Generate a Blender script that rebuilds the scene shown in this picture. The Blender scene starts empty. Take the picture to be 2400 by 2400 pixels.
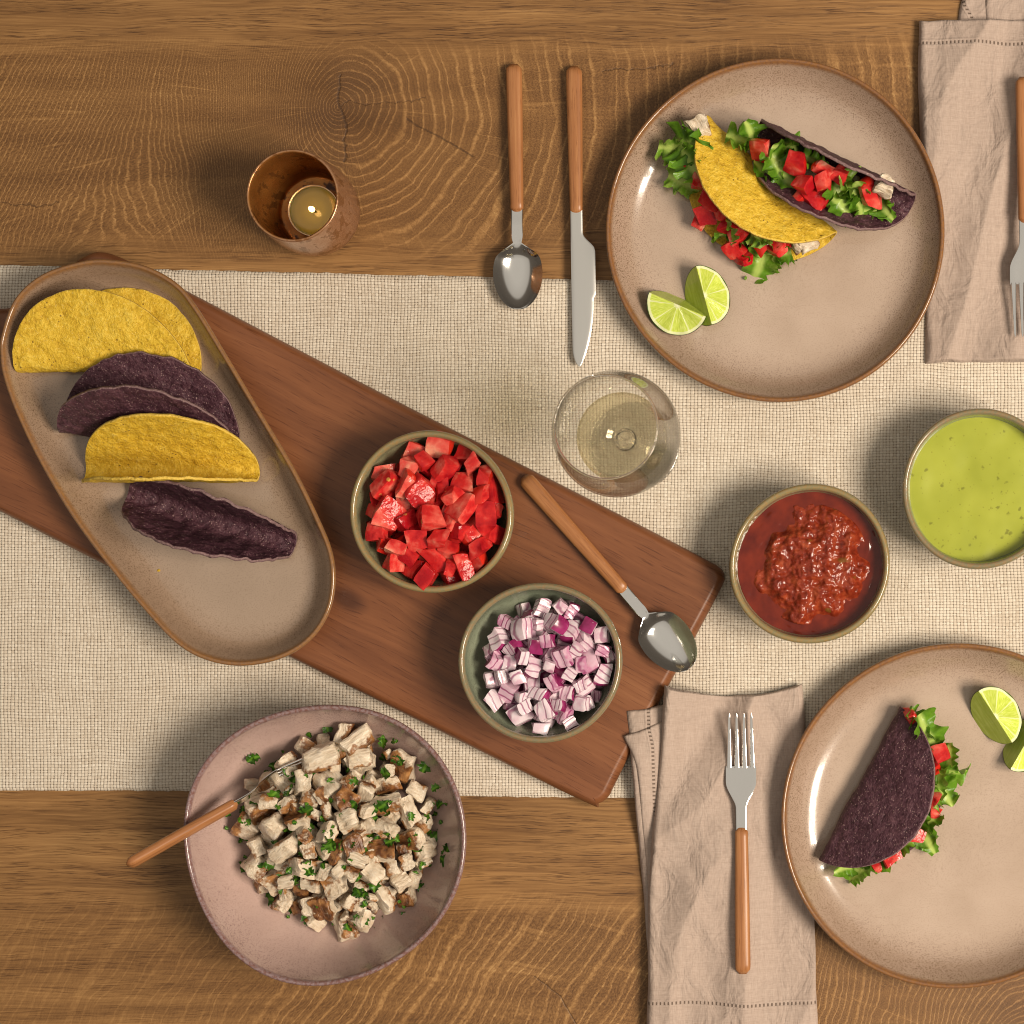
import bpy, bmesh, math, random
import numpy as np
from mathutils import Vector, Matrix, Euler, noise as mnoise

# ------------------------------------------------------------------ camera, light, exposure
SC = bpy.context.scene
COL = SC.collection
D = 1.6                                    # camera height above the table (m)
NX, NY = 1930.0, 1330.0                    # photograph pixel straight below the camera
K = 3000.0                                 # photograph pixels per metre at table level
cam_d = bpy.data.cameras.new('camera'); cam = bpy.data.objects.new('camera', cam_d); COL.objects.link(cam)
cam.location = ((NX-1200)/K, (1200-NY)/K, D)
cam_d.sensor_width = 36; cam_d.lens = 36*D/(2400/K)
cam_d.shift_x = (1200-NX)/2400; cam_d.shift_y = (NY-1200)/2400
cam_d.clip_start = .05; cam_d.clip_end = 50
SC.camera = cam
SC.view_settings.view_transform = 'Standard'; SC.view_settings.look = 'None'
SC.view_settings.exposure = 0; SC.view_settings.gamma = 1

W = bpy.data.worlds.new('World'); SC.world = W; W.use_nodes = True
SC.cycles.use_denoising = True; SC.cycles.filter_width = 1.05; SC.render.filter_size = 1.05
SC.cycles.max_bounces = 14; SC.cycles.transmission_bounces = 12; SC.cycles.transparent_max_bounces = 12
SC.cycles.sample_clamp_indirect = 14
def world():
    t = W.node_tree; n = t.nodes; bg = n['Background']
    tc = n.new('ShaderNodeTexCoord'); sp = n.new('ShaderNodeSeparateXYZ'); cr = n.new('ShaderNodeValToRGB')
    t.links.new(tc.outputs['Generated'], sp.inputs[0]); t.links.new(sp.outputs[2], cr.inputs[0])
    e = cr.color_ramp.elements                       # a plain room: dim towards the horizon, pale ceiling
    e[0].position = 0.0; e[0].color = (.055, .045, .035, 1)
    e[1].position = .9; e[1].color = (.54, .495, .43, 1)
    m = e.new(.55); m.color = (.115, .095, .074, 1); m = e.new(.63); m.color = (.44, .40, .345, 1)
    t.links.new(cr.outputs[0], bg.inputs[0]); bg.inputs[1].default_value = 1.0
world()

def lamp(name, loc, target, sx, sy, power, col):
    l = bpy.data.lights.new(name, 'AREA'); l.shape = 'RECTANGLE'; l.size = sx; l.size_y = sy
    l.energy = power; l.color = col
    o = bpy.data.objects.new(name, l); COL.objects.link(o); o.location = loc
    o.rotation_euler = (Vector(target)-Vector(loc)).to_track_quat('-Z', 'Y').to_euler()
    return o
KEYDIR = Vector((math.cos(math.radians(-15))*math.cos(math.radians(50)), math.sin(math.radians(-15))*math.cos(math.radians(50)), math.sin(math.radians(50))))
KC = Vector((.1, 0, 0)) + KEYDIR*3.0
_right = Vector((0, 0, 1)).cross(KEYDIR).normalized(); _up = KEYDIR.cross(_right)
for i in (-1, 1):                                    # the two lights of a window on the right
    p = KC + _right*(.33*i)
    lamp('window_light', p, p-KEYDIR, .54, .86, 64, (1.0, .87, .71))

# ------------------------------------------------------------------ helpers
def at(px, py, z=0.0):
    """photo pixel -> the world point at height z that is seen there"""
    f = (D-z)/D
    return Vector(((NX-1200)/K + (px-NX)/K*f, (1200-NY)/K - (py-NY)/K*f, z))

def mesh(name, v, f, mats=None, parent=None, smooth=True, sharp=None, mi=None, attrs=None):
    me = bpy.data.meshes.new(name)
    me.from_pydata([tuple(p) for p in v], [], f)
    if mats is not None:
        for m in (mats if isinstance(mats, (list, tuple)) else [mats]): me.materials.append(m)
    if mi is not None: me.polygons.foreach_set('material_index', mi)
    if smooth: me.polygons.foreach_set('use_smooth', [True]*len(me.polygons))
    for k, a in (attrs or {}).items():
        at_ = me.attributes.new(k, 'FLOAT', 'POINT'); at_.data.foreach_set('value', np.asarray(a, dtype=np.float32))
    me.update()
    if sharp: me.set_sharp_from_angle(angle=math.radians(sharp))
    o = bpy.data.objects.new(name, me); COL.objects.link(o)
    if parent: o.parent = parent
    return o

def tag(o, label=None, cat=None, group=None, kind=None):
    if label: o['label'] = label
    if cat: o['category'] = cat
    if group: o['group'] = group
    if kind: o['kind'] = kind
    return o

def empty(name, label, cat, loc=(0, 0, 0), group=None):
    o = bpy.data.objects.new(name, None); COL.objects.link(o); o.location = loc; o.empty_display_size = .02
    return tag(o, label, cat, group)

def copy_tree(o, parent=None):
    c = o.copy(); COL.objects.link(c)
    if parent: c.parent = parent
    for ch in list(o.children): copy_tree(ch, c)
    return c

def catmull(pts, n, closed=True):
    P = np.array(pts, float); m = len(P); out = []
    segs = m if closed else m-1
    for k in range(n):
        t = k*segs/(n if closed else (n-1)); i = int(min(math.floor(t), segs-1)); t -= i
        g = (lambda j: P[j % m]) if closed else (lambda j: P[min(max(j, 0), m-1)])
        a, b, c, d = g(i-1), g(i), g(i+1), g(i+2)
        out.append(.5*((2*b)+(-a+c)*t+(2*a-5*b+4*c-d)*t*t+(-a+3*b-3*c+d)*t**3))
    return np.array(out)

def even(P, n):
    """closed polyline resampled at even arc length"""
    Q = np.vstack([P, P[:1]]); L = np.r_[0, np.cumsum(np.linalg.norm(np.diff(Q, axis=0), axis=1))]
    s = np.linspace(0, L[-1], n, endpoint=False)
    return np.stack([np.interp(s, L, Q[:, k]) for k in range(Q.shape[1])], 1)

def nz(x, y, z=0.0): return mnoise.noise(Vector((x, y, z)))

# ------------------------------------------------------------------ node helper
CUR = None
class X:
    def __init__(s, o): s.o = o
    def __add__(a, b): return mth('ADD', a, b)
    __radd__ = __add__
    def __sub__(a, b): return mth('SUBTRACT', a, b)
    def __rsub__(a, b): return mth('SUBTRACT', b, a)
    def __mul__(a, b): return mth('MULTIPLY', a, b)
    __rmul__ = __mul__
    def __truediv__(a, b): return mth('DIVIDE', a, b)
    def __pow__(a, b): return mth('POWER', a, b)
    def __neg__(a): return mth('MULTIPLY', a, -1.0)
def put(sock, v):
    if isinstance(v, X): CUR.links.new(v.o, sock)
    elif isinstance(v, (tuple, list)) and len(v) == 3 and sock.type == 'RGBA': sock.default_value = (*v, 1)
    else: sock.default_value = v
def mth(op, a, b=None, c=None, clamp=False):
    n = CUR.nodes.new('ShaderNodeMath'); n.operation = op; n.use_clamp = clamp
    for i, v in enumerate((a, b, c)):
        if v is not None: put(n.inputs[i], v)
    return X(n.outputs[0])
def sin(a): return mth('SINE', a)
def cos(a): return mth('COSINE', a)
def absx(a): return mth('ABSOLUTE', a)
def frac(a): return mth('FRACT', a)
def floor(a): return mth('FLOOR', a)
def sqrt(a): return mth('SQRT', a)
def mn(a, b): return mth('MINIMUM', a, b)
def mx(a, b): return mth('MAXIMUM', a, b)
def cl(a): return mth('ADD', a, 0.0, clamp=True)
def atan2(a, b): return mth('ARCTAN2', a, b)
def ss(a, lo, hi, to0=0.0, to1=1.0):
    n = CUR.nodes.new('ShaderNodeMapRange'); n.interpolation_type = 'SMOOTHSTEP'
    put(n.inputs[0], a); put(n.inputs[1], lo); put(n.inputs[2], hi); put(n.inputs[3], to0); put(n.inputs[4], to1)
    return X(n.outputs[0])
def vec(x, y, z=0.0):
    n = CUR.nodes.new('ShaderNodeCombineXYZ')
    put(n.inputs[0], x); put(n.inputs[1], y); put(n.inputs[2], z); return X(n.outputs[0])
def oc(kind='Object'):
    n = CUR.nodes.new('ShaderNodeTexCoord'); return X(n.outputs[kind])
def sep(v):
    n = CUR.nodes.new('ShaderNodeSeparateXYZ'); put(n.inputs[0], v); return [X(n.outputs[i]) for i in range(3)]
def noise(v, scale=1.0, detail=3.0, rough=.5, dist=0.0):
    n = CUR.nodes.new('ShaderNodeTexNoise'); put(n.inputs['Vector'], v); put(n.inputs['Scale'], scale)
    put(n.inputs['Detail'], detail); put(n.inputs['Roughness'], rough); put(n.inputs['Distortion'], dist)
    return X(n.outputs[0])
def vor(v, scale=1.0, rnd=1.0, feature='F1', out='Distance'):
    n = CUR.nodes.new('ShaderNodeTexVoronoi'); n.feature = feature
    put(n.inputs['Vector'], v); put(n.inputs['Scale'], scale); put(n.inputs['Randomness'], rnd)
    return X(n.outputs[out])
def ramp(x, pts):
    n = CUR.nodes.new('ShaderNodeValToRGB'); put(n.inputs[0], x); e = n.color_ramp.elements
    while len(e) < len(pts): e.new(.5)
    for el, (p, c) in zip(e, pts): el.position = p; el.color = (*c, 1)
    return X(n.outputs[0])
def mix(f, a, b, mode='MIX'):
    n = CUR.nodes.new('ShaderNodeMix'); n.data_type = 'RGBA'; n.blend_type = mode
    put(n.inputs[0], f); put(n.inputs[6], a); put(n.inputs[7], b); return X(n.outputs[2])
def scale_c(c, f): return mix(1.0, c, vec(f, f, f), 'MULTIPLY')
def attr(name):
    n = CUR.nodes.new('ShaderNodeAttribute'); n.attribute_name = name; return X(n.outputs['Fac'])
def rnd():
    n = CUR.nodes.new('ShaderNodeObjectInfo'); return X(n.outputs['Random'])
def bump(h, dist=.001, strength=1.0):
    n = CUR.nodes.new('ShaderNodeBump'); put(n.inputs['Height'], h); n.inputs['Distance'].default_value = dist
    n.inputs['Strength'].default_value = strength; return X(n.outputs[0])
def pbr(base, rough=.5, normal=None, **kw):
    n = CUR.nodes.new('ShaderNodeBsdfPrincipled'); put(n.inputs['Base Color'], base); put(n.inputs['Roughness'], rough)
    if normal is not None: put(n.inputs['Normal'], normal)
    for k, v in kw.items(): put(n.inputs[k.replace('_', ' ')], v)
    return X(n.outputs[0])
def shader(kind, **kw):
    n = CUR.nodes.new('ShaderNode'+kind)
    for k, v in kw.items(): put(n.inputs[k.replace('_', ' ')], v)
    return X(n.outputs[0])
def mixs(f, a, b):
    n = CUR.nodes.new('ShaderNodeMixShader'); put(n.inputs[0], f); CUR.links.new(a.o, n.inputs[1]); CUR.links.new(b.o, n.inputs[2])
    return X(n.outputs[0])
def material(name):
    def deco(fn):
        global CUR
        m = bpy.data.materials.new(name); m.use_nodes = True; CUR = m.node_tree; CUR.nodes.clear()
        s = fn(); o = CUR.nodes.new('ShaderNodeOutputMaterial'); CUR.links.new(s.o, o.inputs[0])
        return m
    return deco

# ------------------------------------------------------------------ materials: setting
def line_dist(Xp, Yp, pts):
    """distance in pixels to a polyline"""
    out = None
    for (x1, y1), (x2, y2) in zip(pts[:-1], pts[1:]):
        dx, dy = x2-x1, y2-y1; L2 = dx*dx+dy*dy
        t = cl(((Xp-x1)*dx + (Yp-y1)*dy)*(1/L2))
        d = sqrt((Xp-x1-t*dx)**2.0 + (Yp-y1-t*dy)**2.0)
        out = d if out is None else mn(out, d)
    return out

@material('oak_table_wood')
def M_TABLE():
    p = oc(); x, y, _ = sep(p)
    Xp = x*K+1200.0; Yp = 1200.0-y*K
    n1 = noise(vec(Xp*.004, Yp*.004), 1, 2)-.5
    n2 = noise(vec(Xp*.02, Yp*.02, 3.0), 1, 2)-.5
    n3 = noise(vec(Xp*.09, Yp*.09, 7.0), 1, 2)-.5
    # straight grain
    wob = (noise(vec(Xp*.0022, Yp*.007, 13.0), 1, 2)-.5)*42.0 + n1*16.0 + n2*3.0
    g1 = noise(vec(Xp*.0045, (Yp+wob)*.20), 1, 4, .65)
    g2 = noise(vec(Xp*.014, (Yp+wob)*.56, 5.0), 1, 2, .6)
    broad = noise(vec(Xp*.0015, (Yp+wob)*.02, 2.0), 1, 3)
    pores = ss(g2, .54, .61)*ss(noise(vec(Xp*.004, Yp*.03, 17.0), 1, 2), .36, .56)
    straight = cl(.53+(g1-.5)*.9+(broad-.5)*.7-pores*.34)
    # end grain, upper knot
    def rings(cx, cy, kl, s0, s1, ky, wobk):
        dx = Xp-cx; dy = Yp-cy
        left = ss(dx, -350.0, 60.0, 1.0, 0.0)
        kyy = 1.0-left*(1.0-ky)
        slant = ss(dx, -700.0, -350.0, 1.0, 0.0)
        r = sqrt((dx+slant*dy*.55)**2.0 + (dy*kyy)**2.0) + n1*wobk + n2*13.0 + n3*5.0 + (noise(vec(Xp*.33, Yp*.33, 41.0), 1, 2)-.5)*5.0
        ph = (r**.6)*s0*(1.0+left*kl) + (noise(vec(r*.018, 3.3, 1.0), 1, 2)-.5)*2.6
        c = cos(ph*6.2832)*.5+.5
        lines = c**7.0
        fine = cos(ph*6.2832*3.0+1.0)*.5+.5
        th = atan2(dy, dx)
        rays = ss(noise(vec(th*38.0, r*.0035, 1.0), 1, 2, .7), .60, .70)*.55 + ss(noise(vec(th*120.0, r*.004, 4.0), 1, 1), .5, .75)*.22
        pepper = noise(vec(th*160.0, r*.25, 9.0), 1, 2, .7)
        near = ss(r, 0.0, 260.0, -.20, 0.0)
        fade = noise(vec(Xp*.006, Yp*.006, 11.0), 1, 2)
        dash = ss(noise(vec(Xp*.09, Yp*.09, 21.0), 1, 2), .34, .58)
        return cl(.37 + lines*.34*ss(fade, .15, .5)*(.45+dash*.55) + (fine-.5)*.06 + rays*.30 + (pepper-.5)*.85 + near + (broad-.5)*.35)
    r1 = rings(795.0, 248.0, 1.9, .62, 1, .62, 80.0)
    r2 = rings(2420.0, 2500.0, .30, .80, 1, .80, 110.0)
    edge = n1*90.0 + n2*22.0
    m1 = ss(Yp+edge, 70.0, 170.0)*ss(Yp+edge*1.6+Xp*.02, 530.0, 630.0, 1.0, 0.0)
    m2 = ss(Yp+edge*1.3, 2070.0, 2180.0)*ss(Xp+edge, 250.0, 900.0, .35, 1.0)
    v = straight + (r1-straight)*m1
    v = v + (r2-v)*m2
    col = ramp(v, [(0.0, (.048, .019, .0055)), (.3, (.138, .063, .019)), (.5, (.228, .113, .037)), (.72, (.33, .175, .062)), (1.0, (.47, .285, .115))])
    drift = noise(vec(Xp*.0016, Yp*.003, 31.0), 1, 2)
    col = scale_c(col, .80+drift*.34)
    jx, jy = Xp+n2*34.0+n3*12.0, Yp+n2*40.0+n3*12.0
    cracks = mn(line_dist(jx, jy, [(797, 175), (795, 248), (812, 290), (808, 380)]), line_dist(jx, jy, [(960, 285), (1010, 310), (1050, 330), (1110, 368)])+.5)
    cracks = mn(cracks, line_dist(jx, jy, [(1410, 165), (1490, 163), (1580, 150)])+1.2)
    cracks = mn(cracks, line_dist(jx, jy, [(795, 248), (900, 238), (1000, 232)])+1.6)
    cracks = mn(cracks, line_dist(jx, jy, [(1250, 2285), (1310, 2330), (1350, 2400)])+1.2)
    cracks = mn(cracks, line_dist(jx, jy, [(0, 470), (60, 480), (140, 478)])+1.2)
    ck = ss(cracks+n3*2.5, .5, 4.6, 1.0, 0.0)
    col = mix(ck*.62, col, (.035, .016, .007))
    return pbr(col, .52+(v-.5)*-.12, bump(v-ck*1.5, .0004, .5), Specular_IOR_Level=.35)

P_X, P_Y = 7.9/K, 6.8/K                                # thread pitch
@material('woven_linen')
def M_RUNNER():
    p = oc(); x, y, _ = sep(p)
    u = noise(vec(x*9.0, y*9.0), 1, 2)-.5; w = noise(vec(x*9.0, y*9.0, 5.0), 1, 2)-.5
    ux = noise(vec(x*160.0, y*30.0, 2.0), 1, 2)-.5; uy = noise(vec(x*30.0, y*160.0, 4.0), 1, 2)-.5
    fx = (x+u*.010+ux*.0016)/P_X; fy = (y+w*.010+uy*.0014)/P_Y
    cx = absx(frac(fx)-.5)*2.0; cy = absx(frac(fy)-.5)*2.0     # 1 at a cell border
    par = frac((floor(fx)+floor(fy))*.5)*2.0                  # 0 / 1 : which thread is on top
    cell = noise(vec(floor(fx)*.73, floor(fy)*.73, 3.0), 1, 0)
    tx = noise(vec(floor(fx)*3.7, fy*.10, 3.0), 1, 1)-.5; ty = noise(vec(fx*.10, floor(fy)*3.7, 8.0), 1, 1)-.5
    warp = (1.0-cx**4.0)*(1.0-cy*cy*.45)*(1.0+tx*.8)
    weft = (1.0-cy**4.0)*(1.0-cx*cx*.45)*(1.0+ty*.8)
    h = warp+(weft-warp)*par
    hole = ss(mn(cx*.94, cy)+(cell-.5)*.9, .50, 1.0)
    slub = par*ty+(1.0-par)*tx
    fib = noise(vec(x*2600.0, y*2600.0), 1, 2)-.5
    blot = noise(vec(x*16.0, y*16.0, 9.0), 1, 2)-.5
    v = cl(.56+slub*.62+fib*.22+blot*.18+(h-.5)*.28)
    col = ramp(v, [(0.0, (.33, .255, .18)), (.45, (.53, .45, .355)), (1.0, (.76, .69, .585))])
    col = mix(hole*.74, col, (.19, .12, .068))
    return pbr(col, .9, bump(h-hole*.7+fib*.3, .0008, .7), Specular_IOR_Level=.1, Sheen_Weight=.12)

@material('acacia_board_wood')
def M_BOARD():
    p = oc(); x, y, _ = sep(p)
    a = math.radians(-27.0); ca, sa = math.cos(a), math.sin(a)
    u = (x*ca+y*sa); v = (y*ca-x*sa)
    n1 = noise(vec(u*7.0, v*14.0), 1, 2)-.5
    # a knot that bends the grain
    kx, ky = (at(815, 1405, .02).x, at(815, 1405, .02).y)
    ku, kv = kx*ca+ky*sa, ky*ca-kx*sa
    kd = sqrt(((u-ku)*.55)**2.0+(v-kv)**2.0)
    bend = ss(kd, 0.0, .035, 1.0, 0.0)
    vv = v+n1*.016+bend*(v-kv)*-.5
    g = noise(vec(u*6.0, vv*150.0), 1, 4, .62)
    f = noise(vec(u*40.0, vv*900.0, 3.0), 1, 2, .6)
    b = noise(vec(u*2.5, vv*22.0, 7.0), 1, 3)
    t = cl(.52+(g-.5)*.62+(b-.5)*.75-ss(f, .57, .68)*.24)
    col = ramp(t, [(0.0, (.052, .016, .007)), (.35, (.130, .044, .017)), (.6, (.200, .073, .028)), (1.0, (.31, .132, .055))])
    knot = ss(kd, .003, .012, 1.0, 0.0)
    col = mix(knot*.75, col, (.045, .014, .007))
    return pbr(col, .42+(t-.5)*.15, bump(t, .0003, .4), Specular_IOR_Level=.4)

@material('linen_napkin_cloth')
def M_NAPKIN():
    p = oc(); x, y, _ = sep(p)
    a = noise(vec(x*1500.0, y*170.0), 1, 2, .6)-.5; b = noise(vec(x*170.0, y*1500.0, 4.0), 1, 2, .6)-.5
    sl = noise(vec(x*500.0, y*14.0, 2.0), 1, 1)-.5; sm = noise(vec(x*14.0, y*500.0, 6.0), 1, 1)-.5
    v = cl(.5+a*.5+b*.5+sl*.22+sm*.22)
    col = ramp(v, [(0.0, (.235, .178, .142)), (.5, (.39, .302, .252)), (1.0, (.52, .43, .365))])
    sd = attr('stitch'); st = absx(sd); sa = attr('along')
    ln = ss(st, .0007, .0014, 1.0, 0.0); dash = ss(absx(frac(sa/.0031)-.5), .13, .25, 1.0, 0.0)
    ridge = ss(absx(st-.0022), 0.0, .0014, 1.0, 0.0)
    col = mix(ln*dash*.75, col, (.07, .042, .028)); 
    return pbr(col, .88, bump((v+ridge*.9-ln*dash*1.5)*.0004+(noise(vec(x*55.0, y*34.0, 3.0), 1, 3, .55, .6))*.0055, 1.0, .8), Specular_IOR_Level=.12, Sheen_Weight=.1)

# ------------------------------------------------------------------ materials: crockery
def glaze(name, body, body2, rim, rim2, speck, spk=.5, wall=0.35):
    @material(name)
    def m():
        p = oc(); x, y, z = sep(p)
        e = attr('edge')                                    # distance from the lip, in metres
        n = noise(vec(x*26.0, y*26.0, z*26.0), 1, 3)-.5
        f = noise(vec(x*1150.0, y*1150.0, z*1150.0), 1, 2, .75)
        f2 = noise(vec(x*420.0, y*420.0, z*420.0), 1, 2, .7)
        col = mix(ss(n, -.28, .28), body, body2)
        wl = ss(e+n*.016, .004, .040, 1.0, 0.0)             # the glaze runs browner on the slope of the lip
        sp = cl(ss(f, .52, .64)*spk*(.55+wl*1.1) + ss(f2, .56, .68)*.28*wl)
        col = mix(wl*wall, col, rim2)
        col = mix(sp, col, speck)
        rl = ss(absx(e)+n*.0018, .0012, .0042, 1.0, 0.0)
        col = mix(rl*.92, col, mix(ss(f2, .38, .62), rim, rim2))
        return pbr(col, .16+ss(f, .4, .7)*.08, bump(f2, .00015, .25), Specular_IOR_Level=.5, Coat_Weight=.35, Coat_Roughness=.05)
    return m
M_PLATE = glaze('beige_speckled_glaze', (.455, .350, .275), (.395, .298, .228), (.23, .095, .022), (.17, .075, .030), (.115, .060, .032), .55, .32)
M_PLATTER = glaze('tan_speckled_glaze', (.375, .285, .215), (.32, .238, .175), (.25, .115, .034), (.20, .098, .040), (.105, .057, .030), .48, .40)
M_PINK = glaze('pink_speckled_glaze', (.49, .350, .305), (.43, .305, .265), (.155, .068, .058), (.23, .16, .165), (.15, .085, .075), .5, .12)
M_SAGE = glaze('sage_green_glaze', (.32, .315, .190), (.255, .265, .155), (.27, .170, .065), (.21, .175, .085), (.085, .060, .030), .35, .15)
M_SAGE2 = glaze('blue_green_glaze', (.28, .315, .225), (.215, .26, .185), (.24, .150, .070), (.18, .155, .085), (.075, .060, .035), .35, .12)

@material('brushed_steel')
def M_STEEL():
    p = oc(); x, y, z = sep(p)
    f = noise(vec(x*2500.0, y*60.0, z*60.0), 1, 2)
    return pbr((.84, .82, .79), .07+f*.07, bump(f, .00003, .25), Metallic=1.0)
@material('satin_blade_steel')
def M_BLADE():
    p = oc(); x, y, z = sep(p)
    f = noise(vec(x*90.0, y*2500.0, z*60.0), 1, 2)
    return pbr((.78, .76, .72), .28+f*.08, bump(f, .00003, .4), Metallic=1.0)
@material('acacia_handle_wood')
def M_HANDLE():
    p = oc(); x, y, z = sep(p); r = rnd()*20.0
    g = noise(vec(x*420.0+r, y*12.0, z*260.0), 1, 3, .6); f = noise(vec(x*1700.0, y*70.0+r, z*900.0), 1, 2)
    t = cl(.5+(g-.5)*1.2-ss(f, .56, .7)*.25)
    col = ramp(t, [(0.0, (.15, .055, .019)), (.45, (.32, .130, .046)), (1.0, (.47, .225, .090))])
    return pbr(col, .36, bump(t, .0002, .3), Specular_IOR_Level=.45)

# ------------------------------------------------------------------ materials: food
def corn(name, lo, mid, hi, speckc, fleck, rough=.6):
    @material(name)
    def m():
        p = oc(); x, y, z = sep(p)
        b = noise(p, 170.0, 3, .6); c = noise(p, 480.0, 3, .65); d = noise(p, 38.0, 2)
        sp = ss(vor(p, 210.0), .10, .18, 1.0, 0.0)*ss(noise(p, 60.0, 1), .52, .58)
        fl = ss(vor(p, 560.0), .18, .30, 1.0, 0.0)*ss(noise(p, 300.0, 1), .46, .55)
        t = cl(.5+(b-.5)*1.1+(c-.5)*1.2+(d-.5)*.5)
        col = ramp(t, [(0.0, lo), (.5, mid), (1.0, hi)])
        col = mix(ss(attr('lip')+(c-.5)*.5, .72, 1.0)*.38, col, fleck); col = mix(fl*.6, col, fleck); col = mix(sp*.75, col, speckc)
        return pbr(col, rough, bump(b*.8+c*.7, .0020, .85), Specular_IOR_Level=.3)
    return m
M_YELLOW = corn('yellow_corn_shell', (.42, .235, .012), (.63, .405, .030), (.76, .55, .085), (.10, .045, .008), (.76, .55, .16))
M_PURPLE = corn('purple_corn_shell', (.022, .007, .011), (.066, .025, .036), (.135, .062, .075), (.02, .008, .010), (.40, .27, .25), .5)

@material('tomato_flesh')
def M_TOMATO():
    p = oc(); r = rnd(); q = vec(*[a+r*3.0 for a in sep(p)])
    n = noise(q, 75.0, 2, .5, .3); m2 = noise(q, 420.0, 2)
    t = cl(.12+(n-.5)*1.9+(m2-.5)*.35+r*.54)
    col = ramp(t, [(0.0, (.34, .007, .012)), (.42, (.55, .026, .024)), (.72, (.66, .115, .085)), (1.0, (.74, .33, .22))])
    sd = ss(vor(q, 95.0), .10, .16, 1.0, 0.0)*ss(noise(q, 45.0, 1), .58, .64)
    col = mix(sd*.8, col, (.68, .42, .10))
    return pbr(col, .16, bump(n+m2*.45, .0011, .8), Subsurface_Weight=.35, Subsurface_Radius=(.004, .0012, .0008), Subsurface_Scale=1.0, Specular_IOR_Level=.22)
@material('tomato_skin')
def M_TSKIN():
    p = oc(); n = noise(p, 90.0, 2); r = rnd()
    return pbr(ramp(cl(n*.6+r*.5), [(0.1, (.40, .006, .008)), (.9, (.62, .030, .014))]), .12, Specular_IOR_Level=.5, Subsurface_Weight=.2, Subsurface_Radius=(.003, .0006, .0004), Subsurface_Scale=1.0)
@material('red_onion_flesh')
def M_ONION():
    p = oc(); x, y, z = sep(p); r = rnd()
    n = noise(vec(x*90.0, y*90.0, z*90.0+r*40.0), 1, 2)-.5
    s = frac((x+z*.35+n*.0040+r*.01)/.0044)
    ln = ss(absx(s-.5), .03, .19, 1.0, 0.0)
    bl = ss(noise(vec(x*120.0+r*9.0, y*120.0, z*120.0), 1, 2), .42, .70)*.75
    tint = cl(bl*(.35+r*.75)+ss(r, .66, .72)*.55)
    col = mix(tint, (.72, .61, .65), (.50, .22, .34))
    col = mix(ln*(.55+r*.35), col, (.24, .015, .11))
    return pbr(col, .22, bump(ln*-1.0+n, .0005, .5), Subsurface_Weight=.3, Subsurface_Radius=(.003, .0022, .0022), Subsurface_Scale=1.0)
@material('red_onion_skin')
def M_OSKIN():
    p = oc(); n = noise(p, 140.0, 2)
    return pbr(ramp(n, [(.3, (.15, .006, .050)), (.7, (.32, .030, .14))]), .22)
@material('grilled_chicken')
def M_CHICK():
    p = oc(); x, y, z = sep(p); r = rnd()
    fb = noise(vec(x*90.0+r*7.0, y*420.0, z*420.0), 1, 3, .6); n = noise(vec(x*120.0, y*120.0+r*5.0, z*120.0), 1, 3)
    col = ramp(cl(fb*.6+n*.4), [(.25, (.38, .265, .16)), (.5, (.63, .525, .395)), (.75, (.74, .655, .54))])
    top = attr('sear')
    br = cl(ss(top*.95+(n-.5)*1.1+(noise(p, 330.0, 2)-.5)*.7+(r-.5)*.5, .62, .92))
    bc = ramp(cl(n*.8+noise(p, 240.0, 2)*.35), [(.34, (.018, .008, .004)), (.52, (.13, .045, .012)), (.74, (.40, .19, .065))])
    col = mix(br, col, bc)
    return pbr(col, .36, bump(fb+n*.5, .0016, .9), Subsurface_Weight=.15, Subsurface_Radius=(.003, .002, .0014), Subsurface_Scale=1.0)
def leafmat(name, d, m_, l, tr=.3):
    @material(name)
    def mm():
        p = oc(); r = rnd(); s = attr('rib')
        n = noise(p, 120.0, 3); v = noise(p, 420.0, 2)
        t = cl(.42+(n-.5)*.7+(v-.5)*.35+(r-.5)*.5)
        col = ramp(t, [(0.0, d), (.5, m_), (1.0, l)])
        col = mix(ss(s, .06, .45, .85, 0.0), col, scale_c(l, 1.25))
        a = pbr(col, .30, bump(n+v*.5, .0010, .6), Specular_IOR_Level=.28)
        b = shader('BsdfTranslucent', Color=scale_c(col, 1.3))
        return mixs(tr, a, b)
    return mm
M_LETT = leafmat('green_leaf_lettuce', (.045, .130, .008), (.145, .305, .022), (.44, .56, .14))
M_PARS = leafmat('chopped_parsley', (.014, .048, .004), (.038, .115, .008), (.10, .22, .018), .15)

@material('lime_flesh')
def M_LIME():
    p = oc(); x, y, z = sep(p)
    fa = attr('face')                                       # 0 cut across the segments, 1 cut along the core
    r = sqrt(x*x+y*y)/.0235; th = atan2(y, x)
    n = noise(vec(th*9.0, r*2.0), 1, 2)
    seg = absx(frac(th/(math.pi/4.5)+.12)-.5)*2.0           # 1 on a membrane
    memb = ss(seg+(.0/1), .86, .965)*1.0
    vs = noise(vec(th*26.0, r*4.5, 2.0), 1, 2, .6)
    core = ss(r+(n-.5)*.12, .05, .17, 1.0, 0.0)
    pith = ss(r+(n-.5)*.03, .875, .92)
    col = ramp(cl(.5+(vs-.5)*1.5), [(0.0, (.34, .43, .035)), (.5, (.50, .60, .085)), (1.0, (.68, .74, .24))])
    sid = noise(vec(floor(th/(math.pi/4.5)+.12)*3.7, 1.5, 0.0), 1, 0)
    col = scale_c(col, .78+sid*.45)
    col = mix(cl(memb*(.35+vs*.7)+core+pith*.85), col, (.74, .77, .47))
    r2 = noise(vec(x*60.0, y*500.0, z*400.0), 1, 2)
    c2 = ramp(r2, [(.2, (.33, .42, .035)), (.8, (.52, .61, .12))])
    col = mix(fa, col, c2)
    return pbr(col, .20, bump(vs, .0006, .5), Subsurface_Weight=.3, Subsurface_Radius=(.004, .004, .001), Subsurface_Scale=1.0)
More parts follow.
